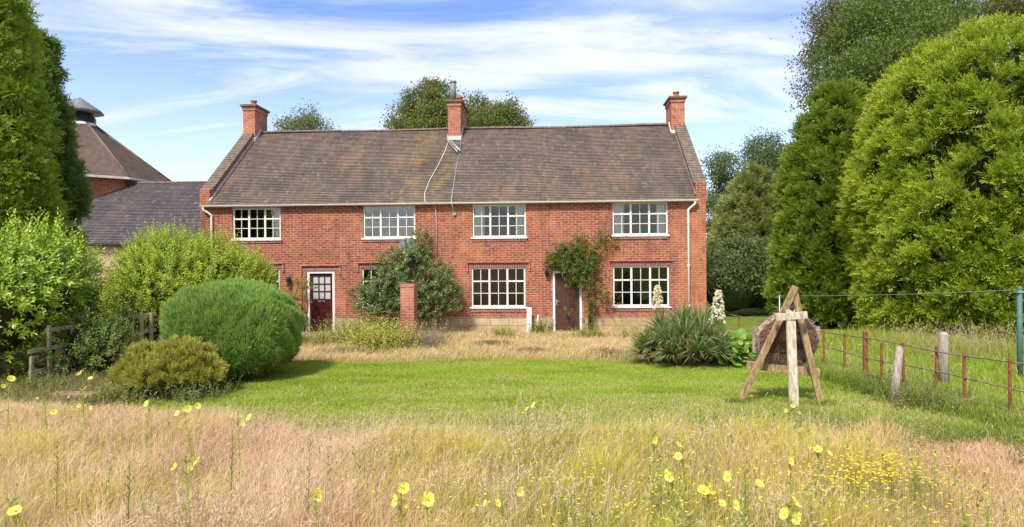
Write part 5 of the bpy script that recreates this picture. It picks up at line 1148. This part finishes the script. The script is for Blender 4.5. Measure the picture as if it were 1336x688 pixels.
# pale seed heads
xs_, ys2 = [], []
for cx, cy, r_, k in ((235, 660, 60, 220), (655, 620, 60, 90), (690, 560, 70, 90), (760, 640, 60, 50), (1010, 650, 60, 70), (560, 600, 70, 70), (690, 530, 40, 60), (440, 560, 80, 90), (900, 560, 90, 90), (300, 680, 60, 90)):
    pxq = cx + rng.normal(size=k) * r_ * 0.5; d = (EYE - 0.62) * F / (cy + rng.normal(size=k) * 12 - 344); xs_.append((pxq - 668) / F * d); ys2.append(d)
xq, yq = np.concatenate(xs_), np.concatenate(ys2); k = len(xq)
v = grass(k, xq, yq, rng.uniform(0.5, 0.75, k), 0.35, 0.003, (0.30, 0.27, 0.10), (0.40, 0.32, 0.15), (0.60, 0.50, 0.32), (0.68, 0.58, 0.40), rng.rand(k), seeds=1.0, seedc=((0.52, 0.38, 0.22), (0.68, 0.54, 0.35)), seedl=0.05, panicle=10)
tag(v.build('seed_head_grass', DRY), kind='stuff', label='pale feathery seed heads standing above the meadow grass', cat='grass')
xw, yw = [], []
for q in range(70):
    d = 3.2 + 5.2 * rng.rand(); pxq = rng.uniform(0, 1336) if q < 25 else rng.normal(820, 230); n_ = rng.randint(3, 9); xw.append((pxq - 668) / F * d + rng.normal(size=n_) * 0.12); yw.append(d + rng.normal(size=n_) * 0.12)
xw, yw = np.concatenate(xw), np.concatenate(yw); k = yw < meadow_edge(xw) - 0.1; xw, yw = xw[k], yw[k]; k = len(xw); v = Veg()
shoots(v, np.stack([xw, yw, 0 * xw], 1), unit(rng.normal(size=(k, 3)) * 0.18 + np.array((0, 0, 1.0))), rng.uniform(0.35, 0.68, k), 22, 0.075, 0.018, (0.16, 0.21, 0.035), (0.27, 0.31, 0.05), (0.40, 0.42, 0.09), 0.8, 0.007, (0.20, 0.22, 0.06))
tag(v.build('meadow_weeds', LEAF), kind='stuff', label='leafy green weeds scattered through the long meadow grass', cat='weeds')
# the mown lawn
n = 420000; x = rng.uniform(-6.8, 7.0, n); y = 6.9 + 8.5 * rng.rand(n) ** 1.0
k = (rng.rand(n) < lawn_mask(x, y)); x, y = x[k], y[k]; n = len(x)
dry = np.clip(sstep(11.6, 8.9, y) * 0.75 + (fbm(x * 0.7, y * 2.6, 4) - 0.46) * 2.2, 0, 1); isd = rng.rand(n) < dry * 0.78
v = Veg(); a = rng.uniform(0, 6.28, n); D = unit(np.stack([np.cos(a) * 0.7, np.sin(a) * 0.7, 0.55 + rng.rand(n)], 1)); c = col_mix((0.23, 0.315, 0.025), (0.37, 0.44, 0.06), np.clip(rng.rand(n) * 0.6 + (fbm(x * 1.2, y * 2.2, 4) - 0.5) * 2.2 + 0.2, 0, 1))
c = np.where(isd[:, None], col_mix((0.42, 0.38, 0.12), (0.58, 0.49, 0.22), rng.rand(n)), c); hh = rng.uniform(0.025, 0.06, n) * (1 + 0.9 * sstep(9.8, 8.8, y))
v.leaf(np.stack([x, y, ground_z(x, y)], 1), D, perp(D), hh, 0.008, c * 0.85, c * 1.1)
tag(v.build('lawn_grass', LEAF), kind='stuff', label='short mown green lawn in front of the house', cat='grass')
# long green tufts where lawn meets meadow on the right, and along the fence
n = 26000; x = rng.uniform(2.2, 6.6, n); y = meadow_edge(x) + rng.normal(size=n) * 0.28 - 0.1; k = rng.rand(n) < sstep(0.35, 0.6, fbm(x * 1.1 + 8, y * 1.1, 3)) * (1 - 0.6 * sstep(4.6, 5.4, x)); x, y = x[k], y[k]; n1 = len(x)
n2 = 42000; y2 = rng.uniform(7.4, 16.5, n2); x2 = fence_x(y2) + rng.normal(size=n2) * 0.22 - 0.06
nf_ = 1500; ft = np.array([(3.69, 10.3), (4.93, 10.02), (4.28, 9.56)])[rng.randint(0, 3, nf_)] + rng.normal(size=(nf_, 2)) * np.array((0.10, 0.07)); x2[:nf_] = ft[:, 0]; y2[:nf_] = ft[:, 1]; X, Y = np.concatenate([x, x2]), np.concatenate([y, y2]); n = len(X)
h = np.concatenate([rng.uniform(0.12, 0.26, n1), np.where(np.arange(n2) < nf_, 0.5, 1.0) * rng.uniform(0.10, 0.30, n2) * (0.5 + 0.9 * fbm(x2, y2 * 1.2, 3))])
v = grass(n, X, Y, h, 0.7, 0.007, (0.10, 0.165, 0.018), (0.16, 0.22, 0.025), (0.24, 0.34, 0.035), (0.42, 0.44, 0.09), rng.rand(n), seeds=0.01)
tag(v.build('fence_side_grass', LEAF), kind='stuff', label='longer rough grass along the rusty fence and lawn edge', cat='grass')
# the field beyond the fence
n = 110000; y = 6.5 + 11.5 * rng.rand(n); x = fence_x(y) + 0.2 + 9.0 * rng.rand(n) ** 1.2; hayz = sstep(13.2, 14.6, y) * sstep(8.2, 9.6, x)
isd = rng.rand(n) < 0.05 + 0.6 * hayz
v = grass(n, x, y, rng.uniform(0.08, 0.20, n) + hayz * rng.uniform(0.1, 0.4, n), 0.6, 0.009, (0.20, 0.30, 0.02), (0.28, 0.32, 0.035), (0.34, 0.45, 0.04), (0.42, 0.42, 0.09), np.where(isd, 1, rng.rand(n) * 0.5), seeds=0.0)
tag(v.build('field_grass', LEAF), kind='stuff', label='green field grass beyond the rusty fence', cat='grass')
n = 1000; y = rng.uniform(13.8, 16.0, n); x = rng.uniform(9.2, 14, n); v = grass(n, x, y, rng.uniform(0.45, 0.8, n), 0.45, 0.006, (0.30, 0.25, 0.10), (0.4, 0.3, 0.16), (0.48, 0.36, 0.22), (0.58, 0.44, 0.30), rng.rand(n), seeds=1.0, seedl=0.10, seedc=((0.45, 0.33, 0.18), (0.60, 0.46, 0.28)))
k2 = 130; y2 = rng.uniform(8, 13.5, k2); x2 = fence_x(y2) + rng.uniform(0.1, 0.9, k2); v2 = grass(k2, x2, y2, rng.uniform(0.5, 0.85, k2), 0.8, 0.006, (0.30, 0.28, 0.10), (0.4, 0.34, 0.16), (0.52, 0.44, 0.26), (0.58, 0.48, 0.30), rng.rand(k2), seeds=0.8)
v.V += v2.V; v.Q += [q + v.n for q in v2.Q]; v.K += v2.K
tag(v.build('hay_grass', DRY), kind='stuff', label='tall pinkish hay grass below the golden cypress', cat='grass')
# dry strip in front of the house
n = 120000; x = rng.uniform(-9.5, 7.2, n); y = 14.55 + 6.3 * rng.rand(n) ** 1.15; lim = HY - (x - HX) * math.tan(TH) - 0.1
k = (y < lim) & (rng.rand(n) > lawn_mask(x, y) * 1.6) & (rng.rand(n) < 0.35 + sstep(0.35, 0.6, fbm(x * 0.9 + 2, y * 0.9, 3))); lim_ = lim[k]; x, y = x[k], y[k]; n = len(x)
gr_ = rng.rand(n) < np.clip(0.10 + 0.5 * (fbm(x * 0.8 + 30, y * 0.8, 3) - 0.48) * 2, 0, 1)
v = grass(n, x, y, rng.uniform(0.08, 0.30, n) * (0.25 + 1.1 * fbm(x * 0.9, y * 0.9, 3)) * (1 - 0.35 * sstep(1.5, 0.2, lim_ - y)), 1.0, 0.008, (0.56, 0.38, 0.18), (0.34, 0.33, 0.07), (0.76, 0.58, 0.33), (0.52, 0.49, 0.15), np.clip(gr_ * 1.0 + rng.rand(n) * 0.25, 0, 1), seeds=0.06)
tag(v.build('dead_grass', DRY), kind='stuff', label='pale dead grass covering the strip along the house front', cat='grass')
n = 9000; ctr = [(690, 462, 18), (785, 464, 14), (640, 452, 20), (445, 462, 22), (800, 466, 12)]; i_ = rng.randint(0, 5, n); cx = np.array([on_ground(a, b_).xy for a, b_, _ in ctr]); sc_ = np.array([c_[2] for c_ in ctr]) / F * 15.5
x = cx[i_, 0] + rng.normal(size=n) * sc_[i_] * 0.6; y = cx[i_, 1] + rng.normal(size=n) * 0.15; v = grass(n, x, y, rng.uniform(0.06, 0.22, n), 1.0, 0.008, (0.10, 0.055, 0.03), (0.16, 0.09, 0.05), (0.24, 0.14, 0.07), (0.40, 0.27, 0.15), rng.rand(n))
tag(v.build('brown_clippings', DRY), kind='stuff', label='brown dead clippings heaped along the lawn edge', cat='dead plants')
# left margin: weeds and dry grass under the shrubs
n = 30000; x = rng.uniform(-12.5, -5.6, n); y = rng.uniform(10.3, 14.5, n); k = (rng.rand(n) > lawn_mask(x, y) * 1.5) & (y > meadow_edge(x) - 0.6) & (rng.rand(n) < sstep(0.3, 0.6, fbm(x * 1.2 + 60, y * 1.2, 3))); x, y = x[k], y[k]; n = len(x)
v = grass(n, x, y, rng.uniform(0.05, 0.22, n), 0.9, 0.008, (0.10, 0.13, 0.03), (0.30, 0.22, 0.10), (0.20, 0.24, 0.06), (0.46, 0.34, 0.19), rng.rand(n)); tag(v.build('border_grass', LEAF), kind='stuff', label='patchy grass and weeds on the soil below the left shrubs', cat='grass')
# small yellow wild flowers scattered in the meadow
P = []
for cx, cy, sx_, sy_, k in ((1130, 615, 45, 14, 260), (900, 640, 170, 30, 170), (640, 630, 140, 30, 60), (1090, 610, 70, 22, 90), (1200, 650, 90, 25, 40), (780, 560, 160, 20, 50)):
    h_ = rng.uniform(0.42, 0.62, k); d = (EYE - h_) * F / (cy + rng.normal(size=k) * sy_ - 344); P.append(np.stack([(cx + rng.normal(size=k) * sx_ - 668) / F * d, d, h_], 1))
P = np.concatenate(P); k = len(P); v = Veg(); B = P * np.array((1, 1, 0)); v.blade(B, (B + P) / 2, P, np.tile((1.0, 0, 0), (k, 1)), 0.004, np.array((0.14, 0.17, 0.03)), np.array((0.22, 0.26, 0.05)))
for q in range(6):
    a = q * 1.047 + rng.rand(k); D = unit(np.stack([np.cos(a), np.sin(a), 0.5 + 0 * a], 1)); v.leaf(P, D, unit(np.stack([-np.sin(a), np.cos(a), 0 * a], 1)), rng.uniform(0.012, 0.022, k), 0.015, col_mix((0.78, 0.60, 0.02), (0.80, 0.70, 0.06), rng.rand(k)))
tag(v.build('wild_flowers', PETAL), kind='stuff', label='tiny yellow flowers dotted through the green part of the meadow', cat='flowers')

# ------------------------------------------------------------------ evening primroses
def flower_mesh(closed):
    v = Veg(); n = 7
    for q in range(4):
        a = q * math.pi / 2; u_ = np.array((math.cos(a), math.sin(a), 0)); s_ = np.array((-math.sin(a), math.cos(a), 0)); R_ = 0.034; lift = 0.35 if not closed else 1.3
        G = []
        for t_ in np.linspace(0.05, 1, 6):
            row = []
            for w_ in np.linspace(-1, 1, n):
                half = 0.95 * (0.35 + 0.65 * min(1, t_ * 1.6)); an = w_ * half
                rad = R_ * t_ * (1 - 0.10 * math.exp(-(w_ / 0.22) ** 2) * t_ - 0.16 * abs(w_) ** 3 * t_) * (0.62 if closed else 1.0)
                row.append(u_ * rad * math.cos(an) + s_ * rad * math.sin(an) + np.array((0, 0, (0.30 if not closed else 1.35) * rad * t_ + 0.0035 * math.sin(w_ * 6 + q * 2) * t_ + 0.002 * (q % 2))))
            G.append(row)
        v.grid(np.array(G), np.array((0.86, 0.82, 0.17)))
    k = 8; a = np.linspace(0, 6, k); D = unit(np.stack([np.cos(a) * 0.4, np.sin(a) * 0.4, 1 + 0 * a], 1)); v.leaf(np.zeros((k, 3)), D, perp(D), 0.022, 0.004, np.array((0.75, 0.66, 0.08)))
    P = np.array([[0, 0, -0.05]] * 3); D = np.tile((0, 0, 1.0), (3, 1)); S = np.array([[math.cos(q), math.sin(q), 0] for q in (0, 1.05, 2.1)]); v.leaf(P, D, S, 0.055, 0.007, np.array((0.42, 0.40, 0.10)))
    return v
fo = [flower_mesh(False).build('flower', PETAL), flower_mesh(True).build('flower', PETAL)]
FM = [o_.data for o_ in fo]
for o_ in fo: bpy.data.objects.remove(o_)
def primrose(label, fl, h, group='evening primroses in the foreground meadow'):
    """fl: pixel places of the blooms; h: height of the topmost bloom"""
    h *= 0.93; ty = min(f_[1] for f_ in fl); d = (EYE - h) * F / (ty - 344); cx = sum(f_[0] for f_ in fl) / len(fl)
    base = at(cx, ty, d); base.z = 0; root = tag(empty('evening_primrose', base), label, 'wild flower', group)
    v = Veg(); top = at(cx + rnd.uniform(-3, 3), ty - 4, d) - base; lean = rnd.uniform(-0.10, 0.10); k = int(h * 34)
    P0, T0 = np.array([[-lean, 0.03, -0.02]]), np.array([top]); Mi = (P0 + T0) / 2 + np.array([[0.02, 0, 0]])
    for S in ((1.0, 0, 0), (0, 1.0, 0)): v.blade(P0, Mi, T0, np.array([S]), 0.011, np.array((0.32, 0.33, 0.09)), np.array((0.42, 0.43, 0.12)), 0.85, 0.5)
    t_ = np.sort(rng.uniform(0.25, 0.97, k)); Q = P0 * (1 - t_[:, None]) ** 2 + 2 * Mi * (t_ * (1 - t_))[:, None] + T0 * t_[:, None] ** 2; a = np.arange(k) * 2.4; D = unit(np.stack([np.cos(a), np.sin(a), 0.45 + 0.5 * t_], 1))
    l = 0.14 * (1.15 - t_) * rng.uniform(0.7, 1.2, k) + 0.03; v.leaf(Q, D, unit(np.stack([-np.sin(a), np.cos(a), 0 * a], 1)), l, l * 0.22, col_mix((0.24, 0.29, 0.05), (0.40, 0.41, 0.09), rng.rand(k)), np.array((0.50, 0.49, 0.15)), 0.1)
    kb = 9; tb = rng.uniform(0.86, 1.02, kb); Q = P0 * (1 - tb[:, None]) + T0 * tb[:, None]; D = unit(rng.normal(size=(kb, 3)) * 0.7 + np.array((0, 0, 1.0))); v.leaf(Q, D, perp(D), rng.uniform(0.035, 0.06, kb), 0.012, np.array((0.24, 0.26, 0.06)), np.array((0.48, 0.44, 0.12)), 0.3)
    for f_ in fl:
        p_ = at(f_[0], f_[1], d + rnd.uniform(-0.04, 0.02)) - base; pa = np.array([p_]); att = T0 + np.array([[0, 0, -0.08 - max(0, top.z - p_.z) * 0.8]]); v.blade(att, (att + pa) / 2 + np.array([[0, 0, -0.01]]), pa - np.array([[0, 0, 0.01]]), np.array([[0.6, 0.6, 0.5]]), 0.006, np.array((0.22, 0.25, 0.06)), np.array((0.50, 0.34, 0.20)))
    v.build('stem', LEAF, root)
    for f_ in fl:
        p_ = at(f_[0], f_[1], d - 0.02) - base; kind = 1 if len(f_) > 2 and f_[2] < 0.75 else 0
        o_ = bpy.data.objects.new('flower', FM[kind]); C.objects.link(o_); o_.parent = root; o_.location = p_; s_ = (f_[2] if len(f_) > 2 else 1.0) * 1.06
        dirv = Vector((rnd.uniform(-1.3, 1.3), -0.75 + rnd.uniform(-0.2, 0.5), rnd.uniform(0.0, 1.0))); o_.rotation_euler = dirv.to_track_quat('Z', 'Y').to_euler(); o_.scale = (s_ * rnd.uniform(0.82, 1.05), s_ * rnd.uniform(0.82, 1.05), s_ * rnd.uniform(0.8, 1.5))
    return root
for lab, fl, h in [
    ('evening primrose with one large bloom alone in the bottom left corner', [(20, 668, 1.0)], 1.05),
    ('evening primrose with a single bloom left of the bottom middle', [(412, 647, 1.0)], 1.08),
    ('evening primrose with the biggest stacked pair of blooms at bottom middle', [(525, 637, 1.1), (518, 653, 1.1), (533, 662, 0.7)], 1.12),
    ('evening primrose with one wide open bloom right of the stacked pair', [(556, 652, 1.2)], 1.10),
    ('evening primrose with three small blooms and curling withered ones at bottom centre', [(677, 641, 0.95), (648, 657, 0.8), (636, 656, 0.7)], 1.05),
    ('evening primrose with one round bloom highest in the middle right meadow', [(853, 574, 1.05)], 0.95),
    ('evening primrose with a stacked pair and a bud just right of the round bloom', [(884, 582, 1.1), (885, 596, 1.0), (902, 591, 0.7)], 0.97),
    ('evening primrose with a lone broad bloom below the stacked pair', [(875, 620, 1.15)], 1.0),
    ('evening primrose with a wide low bloom in the lower right meadow', [(918, 643, 1.2), (925, 640, 0.9)], 1.05),
    ('evening primrose with two blooms reaching out either side of its stem', [(951, 622, 1.1), (990, 632, 0.9)], 1.0),
    ('evening primrose with two small blooms side by side near the bottom edge', [(941, 658, 0.8), (958, 659, 1.0)], 1.05),
    ('evening primrose with two blooms one above the other near the bottom right', [(1036, 655, 1.1), (1036, 675, 1.2), (1024, 671, 0.9)], 1.08),
    ('evening primrose with one bloom left of the tiny yellow flower patch', [(1031, 602, 1.0), (1031, 614, 0.6)], 0.9),
    ('evening primrose with several blooms beside the easel prop leg side of the meadow', [(1067, 588, 1.1), (1082, 592, 0.8), (1054, 584, 0.7), (1056, 610, 0.6)], 0.85),
    ('evening primrose with blooms in the dry grass left of centre', [(258, 603, 1.2), (248, 613, 0.7), (228, 611, 0.9), (231, 607, 0.7)], 1.0),
    ('evening primrose with faded blooms in front of the clipped dome', [(326, 545, 1.2), (316, 554, 0.8), (299, 544, 0.7), (311, 545, 0.7)], 0.9),
    ('evening primrose with a bright pair of blooms in front of the olive mound', [(244, 533, 1.3), (257, 530, 1.1), (232, 540, 0.9), (232, 558, 0.7)], 0.88),
    ('evening primrose with one bloom at the left foot of the olive mound', [(192, 527, 1.2)], 0.75),
    ('evening primrose with a tall leafy stem and bloom by the stone slab', [(105, 488, 1.6), (118, 494, 0.9), (103, 529, 0.9)], 0.95),
    ('evening primrose with one pale bloom left of the stone slab', [(70, 537, 1.1), (50, 521, 0.7)], 0.8),
    ('evening primrose with a bloom at the left frame edge by the fence post', [(14, 495, 1.3), (4, 504, 0.8)], 0.9),
    ('evening primrose with pale blooms at the grass edge below the clipped dome', [(120, 532, 0.8), (91, 518, 0.7)], 0.78),
    ('evening primrose growing at the foot of the pale easel leg', [(1036, 528, 1.3), (1026, 536, 0.9), (1042, 540, 0.8)], 0.36),
    ('evening primrose with a small clump of blooms at the meadow edge in the middle', [(697, 529, 1.2), (688, 534, 0.9), (683, 540, 0.7)], 0.72),
]:
    primrose(lab, fl, h)
for lab, pxy, h in [('tall green budding stem in the dry grass at left', (165, 600), 0.8), ('tall budding stem below the clipped dome', (300, 555), 0.85), ('leafless budding stem left of centre in the meadow', (400, 570), 0.9), ('thick budding stem in the lower left dry grass', (72, 575), 0.78), ('budding stem at the bottom right among pale grass', (968, 605), 0.95)]:
    x_, y_ = pxy; d = (EYE - h) * F / (y_ - 344); p_ = at(x_, y_, d); p_.z = 0; v = Veg(); k = 70
    shoots(v, np.array([[0, 0, 0.0]]), np.array([[0.03, 0, 0.9995]]), h, k, 0.07, 0.014, (0.12, 0.16, 0.03), (0.19, 0.22, 0.045), (0.26, 0.28, 0.07), 0.75, 0.012, (0.16, 0.19, 0.05))
    o_ = v.build('budding_stem', LEAF); o_.location = p_; tag(o_, lab, 'wild plant', 'budding stems in the foreground meadow')
